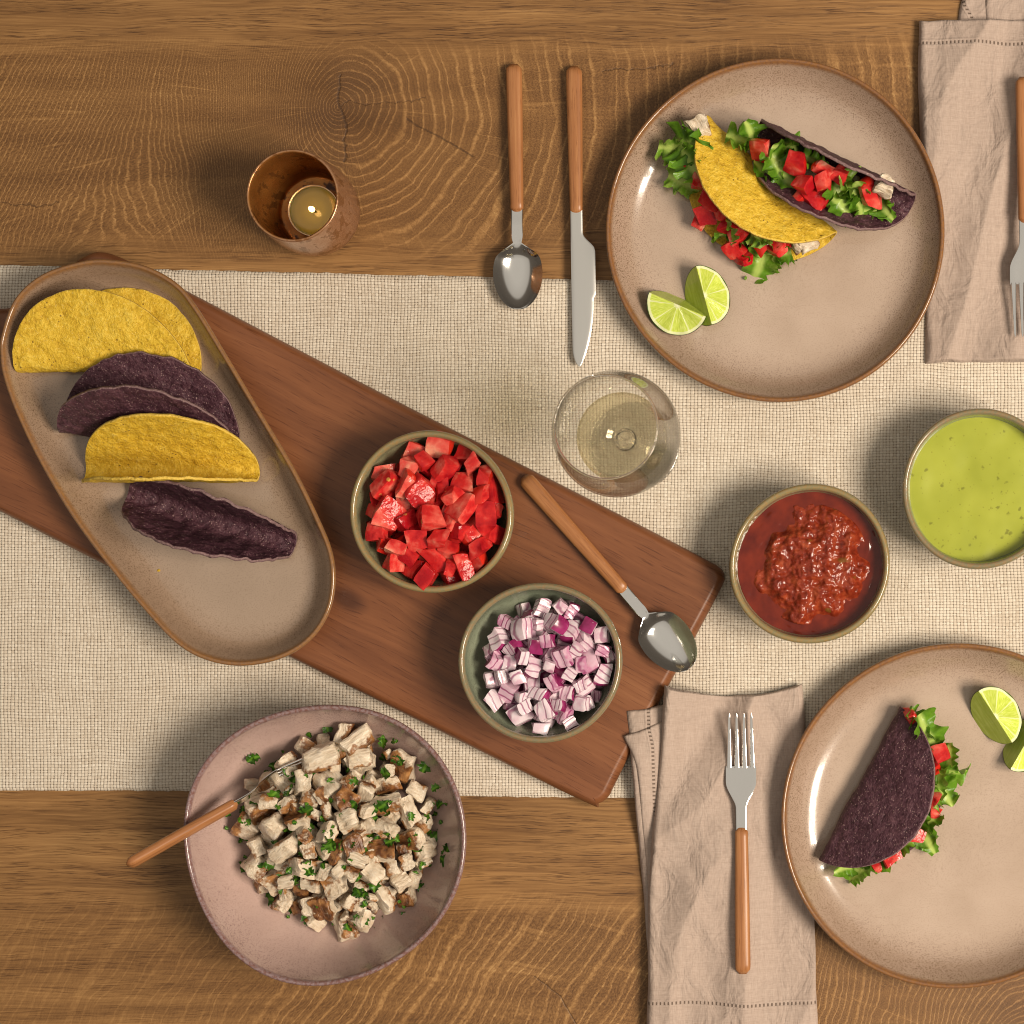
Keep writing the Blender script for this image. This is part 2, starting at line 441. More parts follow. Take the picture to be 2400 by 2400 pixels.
@material('lime_rind')
def M_RIND():
    p = oc(); n = noise(p, 60.0, 2); v = vor(p, 900.0)
    return pbr(ramp(n, [(.3, (.040, .115, .010)), (.7, (.15, .27, .025))]), .32, bump(v, .0004, .5))

@material('salsa_liquid')
def M_SLIQ():
    p = oc(); n = noise(p, 55.0, 3)
    return pbr(ramp(n, [(.3, (.085, .007, .003)), (.7, (.17, .018, .005))]), .10, bump(noise(p, 60.0, 2), .0010, .4), Specular_IOR_Level=.5)
@material('salsa_pulp')
def M_PULP():
    p = oc(); n = noise(p, 120.0, 4, .6); m2 = noise(p, 350.0, 2); g = noise(p, 75.0, 1)
    col = ramp(cl(n*.75+m2*.3), [(.28, (.075, .009, .004)), (.5, (.20, .024, .009)), (.75, (.36, .070, .024))])
    col = mix(ss(g, .70, .75)*.6, col, (.16, .10, .015))
    return pbr(col, .20, bump(n+m2*.6, .0012, .7), Specular_IOR_Level=.4, Subsurface_Weight=.15, Subsurface_Radius=(.004, .001, .0006), Subsurface_Scale=1.0)
@material('green_salsa')
def M_GREEN():
    p = oc(); n = noise(p, 30.0, 2); pd = vec(*[a+(noise(p, 300.0, 1)-.5)*.004 for a in sep(p)]); f = ss(vor(pd, 140.0), .10, .26, 1.0, 0.0)*ss(noise(p, 80.0, 1), .46, .56)
    f2 = ss(vor(p, 330.0), .15, .27, 1.0, 0.0)*ss(noise(p, 160.0, 1), .50, .58)
    col = ramp(n, [(.3, (.29, .32, .030)), (.7, (.36, .385, .045))])
    col = mix(f*.7, col, (.13, .13, .012)); col = mix(f2*.55, col, (.20, .20, .018))
    return pbr(col, .24, bump(noise(p, 40.0, 2), .0008, .3), Subsurface_Weight=.2, Subsurface_Radius=(.004, .004, .001), Subsurface_Scale=1.0)

# ------------------------------------------------------------------ materials: glass and candle
def facing(p):
    n = CUR.nodes.new('ShaderNodeLayerWeight'); n.inputs[0].default_value = .5; return X(n.outputs[1])**p
@material('clear_glass')
def M_GLASS(): return pbr((1, 1, 1), 0.0, Transmission_Weight=1.0, IOR=1.48)
@material('thin_blown_glass')
def M_THIN():
    return mixs(facing(3.0)*.50+.06, shader('BsdfTransparent', Color=mix(facing(5.0)*.75, (.985, .985, .975), (.50, .49, .45))), shader('BsdfGlossy', Roughness=.0))
@material('white_wine')
def M_WINE():
    thin = mixs(.03, shader('BsdfTransparent', Color=(.975, .945, .80)), shader('BsdfGlossy', Roughness=.0))
    return mixs(.72, pbr((.985, .96, .82), 0.0, Transmission_Weight=1.0, IOR=1.34), thin)
@material('amber_mercury_glass')
def M_MERC():
    p = oc(); ins = attr('inside'); x, y, z = sep(p)
    a = noise(vec(x*150.0, y*150.0, z*70.0), 1, 4, .62); b = noise(vec(x*60.0, y*60.0, z*30.0, ), 1, 2)
    spots = ss(a+(b-.5)*.35, .535, .59)
    inner = ramp(b, [(.3, (.30, .105, .018)), (.7, (.58, .26, .06))])
    outer = ramp(a, [(.35, (.46, .25, .14)), (.65, (.66, .42, .28))])
    outer = mix(spots*.8, outer, (.30, .15, .075)); inner = mix(ss(a+(b-.5)*.5, .56, .62), inner, (.02, .008, .003))
    silver = pbr(mix(ins, outer, inner), .24, bump(a, .0004, .4), Metallic=.7)
    clear = mixs(.45, pbr((.30, .12, .030), .12), shader('BsdfTransparent', Color=(.62, .33, .12)))
    return mixs(spots*.3+.26, silver, clear)
@material('tealight_wax')
def M_WAX():
    p = oc(); x, y, z = sep(p); r = sqrt(x*x+y*y)
    return pbr(ramp(r/.018, [(0.0, (.40, .35, .085)), (.8, (.45, .39, .10)), (1.0, (.31, .27, .05))]), .14, Subsurface_Weight=.4, Subsurface_Radius=(.006, .005, .002), Subsurface_Scale=1.0, Coat_Weight=.4)
@material('tealight_cup')
def M_CUP(): return pbr((.80, .74, .66), .2, Metallic=.6)
@material('charred_wick')
def M_WICK(): return pbr((.02, .012, .008), .8)
@material('candle_flame')
def M_FLAME():
    return shader('Emission', Color=(1.0, .56, .17), Strength=11.0)

# ------------------------------------------------------------------ the table and its runner
def box(name, x0, x1, y0, y1, z0, z1, mat):
    v = [(x, y, z) for z in (z0, z1) for (x, y) in ((x0, y0), (x1, y0), (x1, y1), (x0, y1))]
    f = [(3, 2, 1, 0), (4, 5, 6, 7)] + [(i, (i+1) % 4, 4+(i+1) % 4, 4+i) for i in range(4)]
    return mesh(name, v, f, mat, smooth=False)
tag(box('table', -.75, .80, -.62, .62, -.04, 0, M_TABLE), 'oak table top with ring-marked end grain under everything', None, None, 'structure')

def runner():
    x0, x1 = -.70, .75; nx, ny = 420, 130
    top = [(-900, 600), (0, 621), (600, 637), (1180, 650), (1800, 668), (2400, 690), (3400, 710)]
    bot = [(-900, 1840), (0, 1853), (460, 1853), (1100, 1866), (1500, 1870), (2400, 1885), (3400, 1890)]
    v = []; 
    for i in range(nx+1):
        px = (x0+(x1-x0)*i/nx)*K+1200
        yt = np.interp(px, *zip(*top)); yb = np.interp(px, *zip(*bot))
        fr = 2.6*nz(px*.045, 1.0)+1.6*nz(px*.13, 5.0)
        yt += fr+2*nz(px*.006, 9); yb += 2.6*nz(px*.045, 21.0)+1.6*nz(px*.13, 25.0)+2*nz(px*.006, 29)
        for j in range(ny+1):
            t = j/ny; py = yb+(yt-yb)*t
            e = min(t, 1-t)*(yb-yt)/K
            z = .0034*min(1, (e/.003))**.5 if e < .003 else .0034
            p = at(px, py, 0); z += .0017*(nz(p.x*7, p.y*9)+.6*nz(p.x*20, p.y*20, 4)) if e >= .003 else 0
            v.append((p.x, p.y, max(z, .0004)))
    f = [(i*(ny+1)+j, (i+1)*(ny+1)+j, (i+1)*(ny+1)+j+1, i*(ny+1)+j+1) for i in range(nx) for j in range(ny)]
    o = mesh('table_runner', v, f, M_RUNNER)
    tag(o, 'cream woven linen runner lying across the oak table', 'table runner')
runner()
ZR = .0036                                              # top of the runner
ZB = ZR+.0185                                           # top of the board

def board():
    pts = [(1690, 1334), (1697, 1352), (1688, 1380), (1600, 1545), (1480, 1760), (1436, 1846), (1422, 1872), (1398, 1887), (1362, 1880), (1000, 1703), (560, 1485), (170, 1290), (0, 1203), (-180, 1110),
           (-235, 1050), (-215, 985), (-190, 930), (-260, 850), (-420, 775), (-400, 655), (-240, 700), (-60, 716), (30, 714), (110, 655), (190, 598), (235, 587), (300, 612), (440, 684), (900, 925), (1400, 1180), (1655, 1312)]
    P = even(catmull(pts, 600), 420)
    W2 = np.array([at(px, py, ZB)[:2] for px, py in P])
    tan = np.roll(W2, -1, 0)-np.roll(W2, 1, 0); tan /= np.linalg.norm(tan, axis=1)[:, None]
    nrm = np.stack([-tan[:, 1], tan[:, 0]], 1)
    c = W2.mean(0)
    if np.mean(np.sum((c-W2)*nrm, 1)) < 0: nrm = -nrm
    from mathutils.geometry import tessellate_polygon
    nrm = sum(np.roll(nrm, k, 0) for k in range(-4, 5)); nrm /= np.linalg.norm(nrm, axis=1)[:, None]
    prof = [(.0055, ZR), (.0015, ZR+.003), (0, ZR+.008), (.0005, ZB-.006), (.0022, ZB-.0025), (.0042, ZB-.0007), (.0058, ZB), (.0066, ZB)]
    v = []; n = len(W2)
    for d, z in prof:
        v += [(*(W2[i]+nrm[i]*d), z) for i in range(n)]
    f = []
    for k in range(len(prof)-1):
        for i in range(n):
            j = (i+1) % n; f.append((k*n+i, k*n+j, (k+1)*n+j, (k+1)*n+i))
    b0 = (len(prof)-1)*n; f += [tuple(b0+k for k in t) for t in tessellate_polygon([[Vector(v[b0+i]) for i in range(n)]])]; f += [tuple(k for k in t) for t in tessellate_polygon([[Vector(v[i]) for i in range(n)]])]
    o = mesh('serving_board', v, f, M_BOARD, sharp=40)
    bm = bmesh.new(); bm.from_mesh(o.data); bmesh.ops.recalc_face_normals(bm, faces=bm.faces); bm.to_mesh(o.data); bm.free()
    tag(o, 'long reddish brown wooden serving board lying diagonally on the runner', 'serving board')
board()

# ------------------------------------------------------------------ dishes
def dish(name, outline, zrim, zbase, prof_in, prof_out, mat, label, cat, n=180, rimr=.0019, group=None):
    """outline: photo pixels of the lip; prof_in/out: (inset from the lip, height above the base), from the lip inwards/downwards"""
    P = even(catmull(outline, 600), n)
    W2 = np.array([at(px, py, zrim)[:2] for px, py in P]); c = W2.mean(0)
    tan = np.roll(W2, -1, 0)-np.roll(W2, 1, 0); tan /= np.linalg.norm(tan, axis=1)[:, None]
    nrm = np.stack([-tan[:, 1], tan[:, 0]], 1)
    if np.mean(np.sum((c-W2)*nrm, 1)) < 0: nrm = -nrm
    H = zrim-zbase
    rings = [(d, z) for d, z in reversed(prof_out)]
    rings += [(0, H-rimr*1.3), (rimr*.3, H-rimr*.4), (rimr, H), (rimr*1.7, H-rimr*.4), (rimr*2.1, H-rimr*1.3)]
    rings += prof_in
    loc = Vector((c[0], c[1], zbase)); v = []; e = []; kin = len(prof_out)+2
    for k, (d, z) in enumerate(rings):
        v += [(*(W2[i]+nrm[i]*d-c), z) for i in range(n)]; e += [(-1 if k < kin else 1)*max(abs(d-rimr), (H-z)*.8)]*n
    last = rings[-1]; base = len(rings)
    for s in (.75, .5, .25):
        v += [(*((W2[i]+nrm[i]*last[0]-c)*s), last[1]+(1-s)*.0006) for i in range(n)]; e += [last[0]+.02*(1-s)]*n
    f = []
    for k in range(base+2):
        for i in range(n):
            j = (i+1) % n; f.append((k*n+i, k*n+j, (k+1)*n+j, (k+1)*n+i))
    v.append((0, 0, last[1]+.0008)); e.append(last[0]+.02)
    f += [((base+2)*n+i, (base+2)*n+(i+1) % n, len(v)-1) for i in range(n)]
    f.append(tuple(reversed(range(n))))
    # winding: outline may run either way
    o = mesh(name, v, f, mat, attrs={'edge': e})
    bm = bmesh.new(); bm.from_mesh(o.data); bmesh.ops.recalc_face_normals(bm, faces=bm.faces); bm.to_mesh(o.data); bm.free()
    o.data.set_sharp_from_angle(angle=math.radians(60))
    o.location = loc
    if label: tag(o, label, cat, group)
    return o

def rounded(pts, order=3):
    P = np.array(pts, float); c = np.array([(P[:, 0].min()+P[:, 0].max())/2, (P[:, 1].min()+P[:, 1].max())/2])
    a = np.arctan2(P[:, 1]-c[1], P[:, 0]-c[0]); q = np.hypot(*(P-c).T)
    A = np.stack([np.ones_like(a)]+[f(k*a) for k in range(1, order+1) for f in (np.cos, np.sin)], 1)
    co = np.linalg.lstsq(A, q, rcond=None)[0]; t = np.linspace(0, 2*math.pi, 72, endpoint=False)
    B = np.stack([np.ones_like(t)]+[f(k*t) for k in range(1, order+1) for f in (np.cos, np.sin)], 1); qq = B @ co
    return [(c[0]+u*math.cos(w), c[1]+u*math.sin(w)) for u, w in zip(qq, t)]
PL1 = [(1410, 518), (1444, 668), (1510, 786), (1611, 883), (1708, 927), (1822, 940), (1950, 923), (2060, 866), (2148, 764), (2205, 628), (2217, 518), (2192, 399), (2121, 280), (2016, 184), (1906, 144), (1818, 135), (1708, 148), (1598, 206), (1510, 294), (1444, 408)]
PL2 = [(1831, 1908), (1834, 1863), (1858, 1759), (1935, 1651), (2025, 1566), (2138, 1523), (2250, 1509), (2400, 1538), (2520, 1610), (2600, 1700), (2640, 1800), (2650, 1908), (2640, 2010), (2600, 2110), (2520, 2210), (2400, 2286), (2295, 2315), (2183, 2313), (2070, 2282), (1980, 2232), (1913, 2169), (1858, 2061), (1838, 1975)]
plate_in = [(.0065, .0205), (.010, .0168), (.015, .0120), (.020, .0088), (.026, .0066), (.033, .0056), (.045, .0052)]
plate_out = [(.0006, .0215), (.004, .0170), (.010, .0110), (.018, .0058), (.028, .0028), (.038, .0018), (.040, .0002), (.046, 0.0)]
ZP1 = ZR; ZP2 = ZR
dish('dinner_plate', rounded(PL1), ZR+.026, ZR, plate_in, plate_out, M_PLATE, 'beige speckled plate holding the yellow taco and an open purple taco', 'plate', group='speckled dinner plates')
dish('dinner_plate', rounded(PL2, 2), ZR+.026, ZR, plate_in, plate_out, M_PLATE, 'beige speckled plate with one closed purple taco beside the napkin', 'plate', group='speckled dinner plates')
ZF = ZR+.0056                                           # eating surface of the plates
TRAY = [(0, 786), (32, 701), (95, 643), (185, 612), (253, 607), (338, 622), (412, 662), (459, 717), (528, 828), (607, 960), (686, 1092), (739, 1198), (776, 1287), (785, 1361), (771, 1435), (729, 1499), (660, 1543), (570, 1561), (486, 1549), (412, 1509), (327, 1419), (238, 1309), (158, 1198), (84, 1071), (32, 960), (5, 881), (-2, 833)]
tray_in = [(.0060, .0215), (.009, .0160), (.013, .0110), (.018, .0075), (.024, .0058), (.031, .0053)]
tray_out = [(.0006, .0205), (.003, .0150), (.007, .0090), (.013, .0045), (.020, .0018), (.0215, .0002), (.026, 0.0)]
dish('serving_platter', TRAY, ZB+.026, ZB, tray_in, tray_out, M_PLATTER, 'long oval tan platter with four empty taco shells on the board', 'platter', n=220)
ZT = ZB+.0056
BIG = [(430, 1950), (436, 1863), (497, 1763), (584, 1694), (671, 1663), (758, 1653), (845, 1659), (932, 1690), (1010, 1750), (1062, 1829), (1088, 1924), (1089, 2011), (1062, 2111), (997, 2198), (910, 2263), (823, 2302), (736, 2314), (649, 2298), (562, 2250), (488, 2168), (449, 2076), (432, 2002)]
big_in = [(.0052, .053), (.009, .046), (.015, .036), (.022, .0265), (.030, .0185), (.039, .0128), (.048, .0098), (.058, .0086)]
big_out = [(.0004, .055), (.004, .046), (.010, .034), (.018, .0225), (.027, .013), (.037, .0065), (.046, .0035), (.048, .0003), (.053, 0.0)]
ZC = .0036
dish('large_bowl', rounded(BIG, 4), ZC+.060, ZC, big_in, big_out, M_PINK, 'large pink speckled bowl heaped with diced chicken', 'bowl', n=200)

def circ(cx, cy, r, seed):
    return [(cx+(r+2.2*math.sin(2*a+seed)+1.2*math.sin(3*a+2*seed))*math.cos(a), cy+(r+2.2*math.sin(2*a+seed)+1.2*math.sin(3*a+2*seed))*math.sin(a)) for a in np.linspace(0, 2*math.pi, 24, endpoint=False)]
bowl_in = [(.0048, .0430), (.0060, .036), (.0085, .028), (.0125, .0205), (.018, .0138), (.025, .0090), (.033, .0066), (.040, .0060)]
bowl_out = [(.0001, .042), (.0012, .036), (.004, .027), (.0085, .018), (.015, .010), (.023, .0050), (.0285, .0035), (.0295, .0003), (.034, 0.0)]
HB = .050
dish('small_bowl', circ(1009, 1200, 191.5, .3), ZB+HB, ZB, bowl_in, bowl_out, M_SAGE, 'olive green bowl of diced tomato on the wooden board', 'bowl', n=128, rimr=.0024, group='small green bowls')
dish('small_bowl', circ(1265, 1553, 190.5, 1.7), ZB+HB, ZB, bowl_in, bowl_out, M_SAGE2, 'green bowl with brown lip holding diced red onion on the board', 'bowl', n=128, rimr=.0024, group='small green bowls')
dish('small_bowl', circ(1898, 1322, 188.5, 2.9), ZR+HB, ZR, bowl_in, bowl_out, M_SAGE, 'green bowl of red salsa standing on the runner', 'bowl', n=128, rimr=.0024, group='small green bowls')
dish('small_bowl', circ(2299, 1145, 187.5, 4.0), ZR+HB, ZR, bowl_in, bowl_out, M_SAGE2, 'green bowl of pale green sauce standing on the runner', 'bowl', n=128, rimr=.0024, group='small green bowls')

# ------------------------------------------------------------------ the two salsas
def centre(px, py, z): return at(px, py, z)
def disc(name, c, r, z, mat, parent=None, hfun=None, nr=44, na=144):
    v = [(0, 0, hfun(0, 0) if hfun else 0)]; f = []
    for k in range(1, nr+1):
        for i in range(na):
            a = 2*math.pi*i/na; rr = r*k/nr; x, y = rr*math.cos(a), rr*math.sin(a); v.append((x, y, hfun(x, y) if hfun else 0))
    for i in range(na):
        f.append((0, 1+i, 1+(i+1) % na))
    for k in range(nr-1):
        for i in range(na):
            j = (i+1) % na; f.append((1+k*na+i, 1+(k+1)*na+i, 1+(k+1)*na+j, 1+k*na+j))
    # skirt and underside give it a body
    b = len(v)
    for i in range(na):
        a = 2*math.pi*i/na; v.append((r*.9*math.cos(a), r*.9*math.sin(a), -.012))
    for i in range(na):
        j = (i+1) % na; o = 1+(nr-1)*na; f.append((o+i, b+i, b+j, o+j))
    f.append(tuple(reversed(range(b, b+na))))
    ob = mesh(name, v, f, mat, parent); ob.location = (c[0], c[1], z) if parent is None else (0, 0, 0)
    return ob
cr = at(1898, 1322, ZR+HB); zs = ZR+.0355
salsa = tag(bpy.data.objects.new('red_salsa', None), 'chunky dark red salsa filling the green bowl on the runner', 'salsa'); COL.objects.link(salsa)
salsa.location = (cr.x, cr.y, zs)
disc('liquid', cr, .0563, zs, M_SLIQ, salsa, lambda x, y: .0012*nz(x*60, y*60)+.0012*max(0, nz(x*190, y*190, 4))+.0007*nz(x*330, y*330, 7)+.0035*max(0, math.hypot(x, y)/.0563-.92)*2)
def pulp_h(x, y):
    # leaning mound seen from (1790,1160) to (2010,1490) with a ragged edge
    xx, yy = x-.003, y-.000
    a = math.radians(62); u = xx*math.cos(a)+yy*math.sin(a); w = -xx*math.sin(a)+yy*math.cos(a)
    e = math.hypot(u/.056, w/.045)+.26*nz(x*48, y*48, 2)+.07*nz(x*130, y*130, 5)+max(0, math.hypot(x, y)-.046)*200
    m = max(0.0, 1.0-e)
    s = min(1.0, m*3.2)
    return -.004+.0065*s+.0085*m+s*(.0042*nz(x*80, y*80, 8)+.0022*nz(x*170, y*170, 3)+.0009*nz(x*380, y*380, 6))
def pulp():
    n = 150; h = .052; v = []; keep = {}; f = []
    for i in range(n):
        for j in range(n):
            x = -h+2*h*i/(n-1); y = -h+2*h*j/(n-1); z = pulp_h(x, y)
            if z > -.0035: keep[(i, j)] = len(v); v.append((x, y, z))
    for i in range(n-1):
        for j in range(n-1):
            q = [(i, j), (i+1, j), (i+1, j+1), (i, j+1)]
            if all(k in keep for k in q): f.append(tuple(keep[k] for k in q))
    mesh('pulp', v, f, M_PULP, salsa)
pulp()
cg = at(2299, 1145, ZR+HB)
g = disc('green_sauce', cg, .0563, ZR+.0350, M_GREEN, None, lambda x, y: .0016*nz(x*22, y*34)+.0006*nz(x*70, y*50, 3)+.003*max(0, math.hypot(x, y)/.0563-.93)*2)
tag(g, 'smooth pale green salsa with dark herb flecks in the bowl at the right edge', 'salsa')

# ------------------------------------------------------------------ chopped pieces
def chunk(name, sx, sy, sz, n=7.0, jit=.12, amp=.05, fr=90, cuts=4, seed=0, mats=None, skin=False, sear=False, layers=0):
    rs = random.Random(seed); bm = bmesh.new(); bmesh.ops.create_cube(bm, size=2.0)
    bmesh.ops.subdivide_edges(bm, edges=bm.edges[:], cuts=cuts, use_grid_fill=True)
    J = {(a, b, c): Vector([rs.uniform(-jit, jit) for _ in range(3)]) for a in (0, 1) for b in (0, 1) for c in (0, 1)}
    V = []; S = []
    for q in bm.verts:
        p = q.co.copy(); ln = (abs(p.x)**n+abs(p.y)**n+abs(p.z)**n)**(1/n); p0 = p/ln
        t = [(p0[k]+1)/2 for k in range(3)]; off = Vector((0, 0, 0))
        for (a, b, c), d in J.items():
            off += d*((t[0] if a else 1-t[0])*(t[1] if b else 1-t[1])*(t[2] if c else 1-t[2]))
        r = p0+off
        if skin: r.x += .16*(1-p0.y**2)*(1-p0.z**2)*(1 if p0.x > .7 else 0)
        r = Vector((r.x*sx, r.y*sy, r.z*sz))/2
        m = min(sx, sy, sz)
        if layers:                                           # the curved scales of an onion, slipped a little on each other
            L = math.floor((r.x/sx+.5)*layers*.999); r.y += .0016*nz(L*7.3+seed, 1.1); r.z += .0016*nz(L*5.1+seed, 9.7); r.x += .09*sx*(p0.y**2+.2*p0.z**2)
        nv = Vector((nz(r.x*fr+seed, r.y*fr, r.z*fr), nz(r.x*fr, r.y*fr+seed+9, r.z*fr), nz(r.x*fr, r.y*fr, r.z*fr+seed+17)))
        q.co = r+nv*m*amp; S.append(max(0.0, p0.z*.5+.5)*1.0 if sear else 0)
    bm.normal_update()
    o = mesh(name, [q.co for q in bm.verts], [[w.index for w in fc.verts] for fc in bm.faces], mats, None, True, 38, attrs={'sear': S} if sear else None)
    if skin:
        for k, fc in enumerate(bm.faces):
            c = fc.calc_center_median()
            if fc.normal.x > .75 or (layers and fc.normal.x < -.75 and seed % 3 == 0): o.data.polygons[k].material_index = 1
    bm.free()
    me = o.data; bpy.data.objects.remove(o); me['half'] = (sx/2, sy/2, sz/2)
    return me

TOM = [chunk('tomato_piece', sx, sy, sz, 14, .44, .13, 120, 4, 10+i, [M_TOMATO, M_TSKIN], skin=(i % 3 != 0)) for i, (sx, sy, sz) in enumerate([(.013, .014, .011), (.011, .015, .012), (.014, .012, .010), (.017, .014, .010), (.012, .012, .009), (.019, .012, .009), (.013, .018, .009), (.010, .013, .011)])]
ONI = [chunk('onion_piece', sx, sy, sz, 20, .24, .05, 150, 5, 40+i, [M_ONION, M_OSKIN], skin=(i % 4 != 3), layers=2+i % 2) for i, (sx, sy, sz) in enumerate([(.010, .011, .009), (.009, .012, .010), (.012, .009, .0085), (.011, .010, .007), (.008, .010, .010), (.013, .010, .009), (.009, .009, .006), (.010, .013, .008)])]
CHI = [chunk('chicken_piece', sx, sy, sz, 10, .34, .17, 170, 6, 70+i, [M_CHICK], sear=True) for i, (sx, sy, sz) in enumerate([(.022, .015, .012), (.018, .017, .013), (.024, .014, .013), (.016, .016, .012), (.026, .017, .013), (.019, .013, .011), (.015, .012, .010), (.021, .018, .014), (.013, .011, .009), (.023, .012, .010)])]

class Heap:
    """pieces dropped one by one on a height field, so that each rests on those below"""
    def __init__(s, c, half, floor):
        s.c = c; s.h = half; s.n = int(half*2/.001)+1
        ax = np.linspace(-half, half, s.n); s.gx, s.gy = np.meshgrid(ax, ax, indexing='ij'); s.H = floor(s.gx, s.gy)
    def rest(s, x, y, R, hf, q=.9):
        """lowest z for an oriented box, and its footprint"""
        r = math.sqrt(sum(a*a for a in hf)); i0 = max(0, int((x-r+s.h)/.001)); i1 = min(s.n, int((x+r+s.h)/.001)+2)
        j0 = max(0, int((y-r+s.h)/.001)); j1 = min(s.n, int((y+r+s.h)/.001)+2)
        X_ = s.gx[i0:i1, j0:j1]-x; Y_ = s.gy[i0:i1, j0:j1]-y
        lo = np.full(X_.shape, -1e9); hi = np.full(X_.shape, 1e9)
        for k in range(3):
            a = R[0][k]*X_+R[1][k]*Y_; dz = R[2][k]
            if abs(dz) < 1e-4:
                hi = np.where(np.abs(a) > hf[k], -1e9, hi); continue
            t1 = (-hf[k]-a)/dz; t2 = (hf[k]-a)/dz
            lo = np.maximum(lo, np.minimum(t1, t2)); hi = np.minimum(hi, np.maximum(t1, t2))
        ok = hi > lo
        if not ok.any(): return None
        sub = s.H[i0:i1, j0:j1]; d = np.where(ok, sub-lo, -1e9)
        z = np.sort(d[ok])[int(q*ok.sum())] if ok.sum() > 8 else d.max()
        return z, (slice(i0, i1), slice(j0, j1)), ok, hi
    def put(s, meshes, n, sample, rs, target, name, label, cat, group, tries=7, tilt=.5, sc=(.85, 1.15), q=.9):
        out = []
        for _n in range(n):
            me = rs.choice(meshes); k = rs.uniform(*sc); hf = [a*k*.92 for a in me['half']]; best = None
            for _ in range(tries):
                x, y = sample(rs)
                R = Euler((rs.gauss(0, tilt)+rs.choice((0, 0, math.pi/2, math.pi)), rs.gauss(0, tilt)+rs.choice((0, 0, math.pi/2)), rs.uniform(0, 6.28))).to_matrix()
                w = s.rest(x, y, R, hf, q)
                if w is None: continue
                sco = w[0]-target(x, y)
                if best is None or sco < best[0]: best = (sco, x, y, R, w)
            sco, x, y, R, (z, sl, ok, hi) = best
            if sco > 0: continue
            s.H[sl] = np.where(ok, np.maximum(s.H[sl], z+hi), s.H[sl])
            o = bpy.data.objects.new(name, me); COL.objects.link(o)
            m = R.to_4x4(); m.translation = (s.c[0]+x, s.c[1]+y, z); o.matrix_world = m @ Matrix.Scale(k, 4)
            tag(o, label, cat, group); out.append(o)
        return out
def floor_from(prof, R, zbase, cen=(0, 0)):
    d, z = zip(*prof); d = np.array(d); z = np.array(z)
    return lambda X_, Y_: zbase+np.interp(R-np.hypot(X_, Y_), d, z, left=.2)
def blob(cx, cy, rx, ry, pw=.5):
    def smp(rs):
        a = rs.uniform(0, 2*math.pi); r = rs.random()**pw; return cx+rx*r*math.cos(a), cy+ry*r*math.sin(a)
    return smp

rs = random.Random(5)
c1 = at(1009, 1200, ZB+HB); HT = Heap(c1, .065, floor_from(bowl_in, .0612, ZB))
tt = lambda x, y: ZB+.0545-((x-.003)**2+(y+.002)**2)*4.5
HT.put(TOM, 300, blob(.003, -.001, .0505, .0505), rs, tt, 'tomato_piece', 'small glossy red tomato dice heaped in the olive green bowl on the board', 'diced tomato', 'diced tomatoes in the bowl', tilt=.42, sc=(.9, 1.4), q=.72)
rs = random.Random(8)
c2 = at(1265, 1553, ZB+HB); HO = Heap(c2, .065, floor_from(bowl_in, .0612, ZB))
to = lambda x, y: ZB+.053-((x-.004)**2+(y+.003)**2)*7.0
HO.put(ONI, 330, blob(.005, -.004, .0475, .0475), rs, to, 'onion_piece', 'white and purple red onion dice heaped in the green bowl with brown lip', 'diced onion', 'diced red onions in the bowl', tilt=.38, sc=(.9, 1.35))
rs = random.Random(13)
c3 = at(762, 1983, ZC+.060); HC = Heap(c3, .11, floor_from(big_in, .1055, ZC))
p3 = at(785, 1945, .045); ox, oy = p3.x-c3.x, p3.y-c3.y
tc = lambda x, y: ZC+.060-(((x-ox)**2+(y-oy)**2)*6.5)
LBL_C = 'grilled white chicken chunk heaped in the large pink bowl'
HC.put(CHI, 420, blob(ox, oy, .086, .080), rs, tc, 'chicken_piece', 'grilled white chicken chunk heaped in the large pink bowl', 'diced chicken', 'diced chicken in the pink bowl', tilt=.5, sc=(.6, 1.15), q=.80)

# ------------------------------------------------------------------ leaves
def leaf(name, L, Wd, seed, ruf, curl, mat, nt=22, ns=10, frill=.25, lobes=5):
    rs = random.Random(seed); v = []; f = []; a = []
    ph = [rs.uniform(0, 6.28) for _ in range(4)]; bend = rs.uniform(-.6, .6); curl *= rs.uniform(.6, 1.3)
    for i in range(nt+1):
        t = i/nt
        w = Wd*(math.sin(math.pi*min(1, .12+t*.83)))**.55
        th = curl*t; xs = L*(math.sin(th)/curl if abs(curl) > 1e-3 else t); zs_ = L*((1-math.cos(th))/curl if abs(curl) > 1e-3 else 0)
        for j in range(ns+1):
            s = -1+2*j/ns
            fw = w*(1+frill*(math.sin(lobes*6.28*t+ph[0 if s < 0 else 1])*.6+math.sin(lobes*15*t+ph[2])*.4)*abs(s)**3)
            r = ruf*abs(s)**1.6*(math.sin(lobes*5.2*t+ph[1]+(1.5 if s > 0 else 0))+.5*math.sin(lobes*12*t+ph[3]))
            y = s*fw+bend*L*(t-.5)**2
            v.append((xs-L*.4, y, -zs_+r*Wd+.35*Wd*s*s)); a.append(abs(s))
    for i in range(nt):
        for j in range(ns): q = i*(ns+1)+j; f.append((q, q+1, q+ns+2, q+ns+1))
    o = mesh(name, v, f, mat, attrs={'rib': a}); me = o.data; bpy.data.objects.remove(o); return me
LET = [leaf('lettuce_leaf', .034, .0130, 100+i, .40, 1.2 if i % 2 else .7, M_LETT, frill=.30, lobes=2+i % 3) for i in range(7)]
PAR = [leaf('parsley_bit', .0085, .0036, 200+i, .25, .5, M_PARS, 8, 4, .6, 3) for i in range(5)]

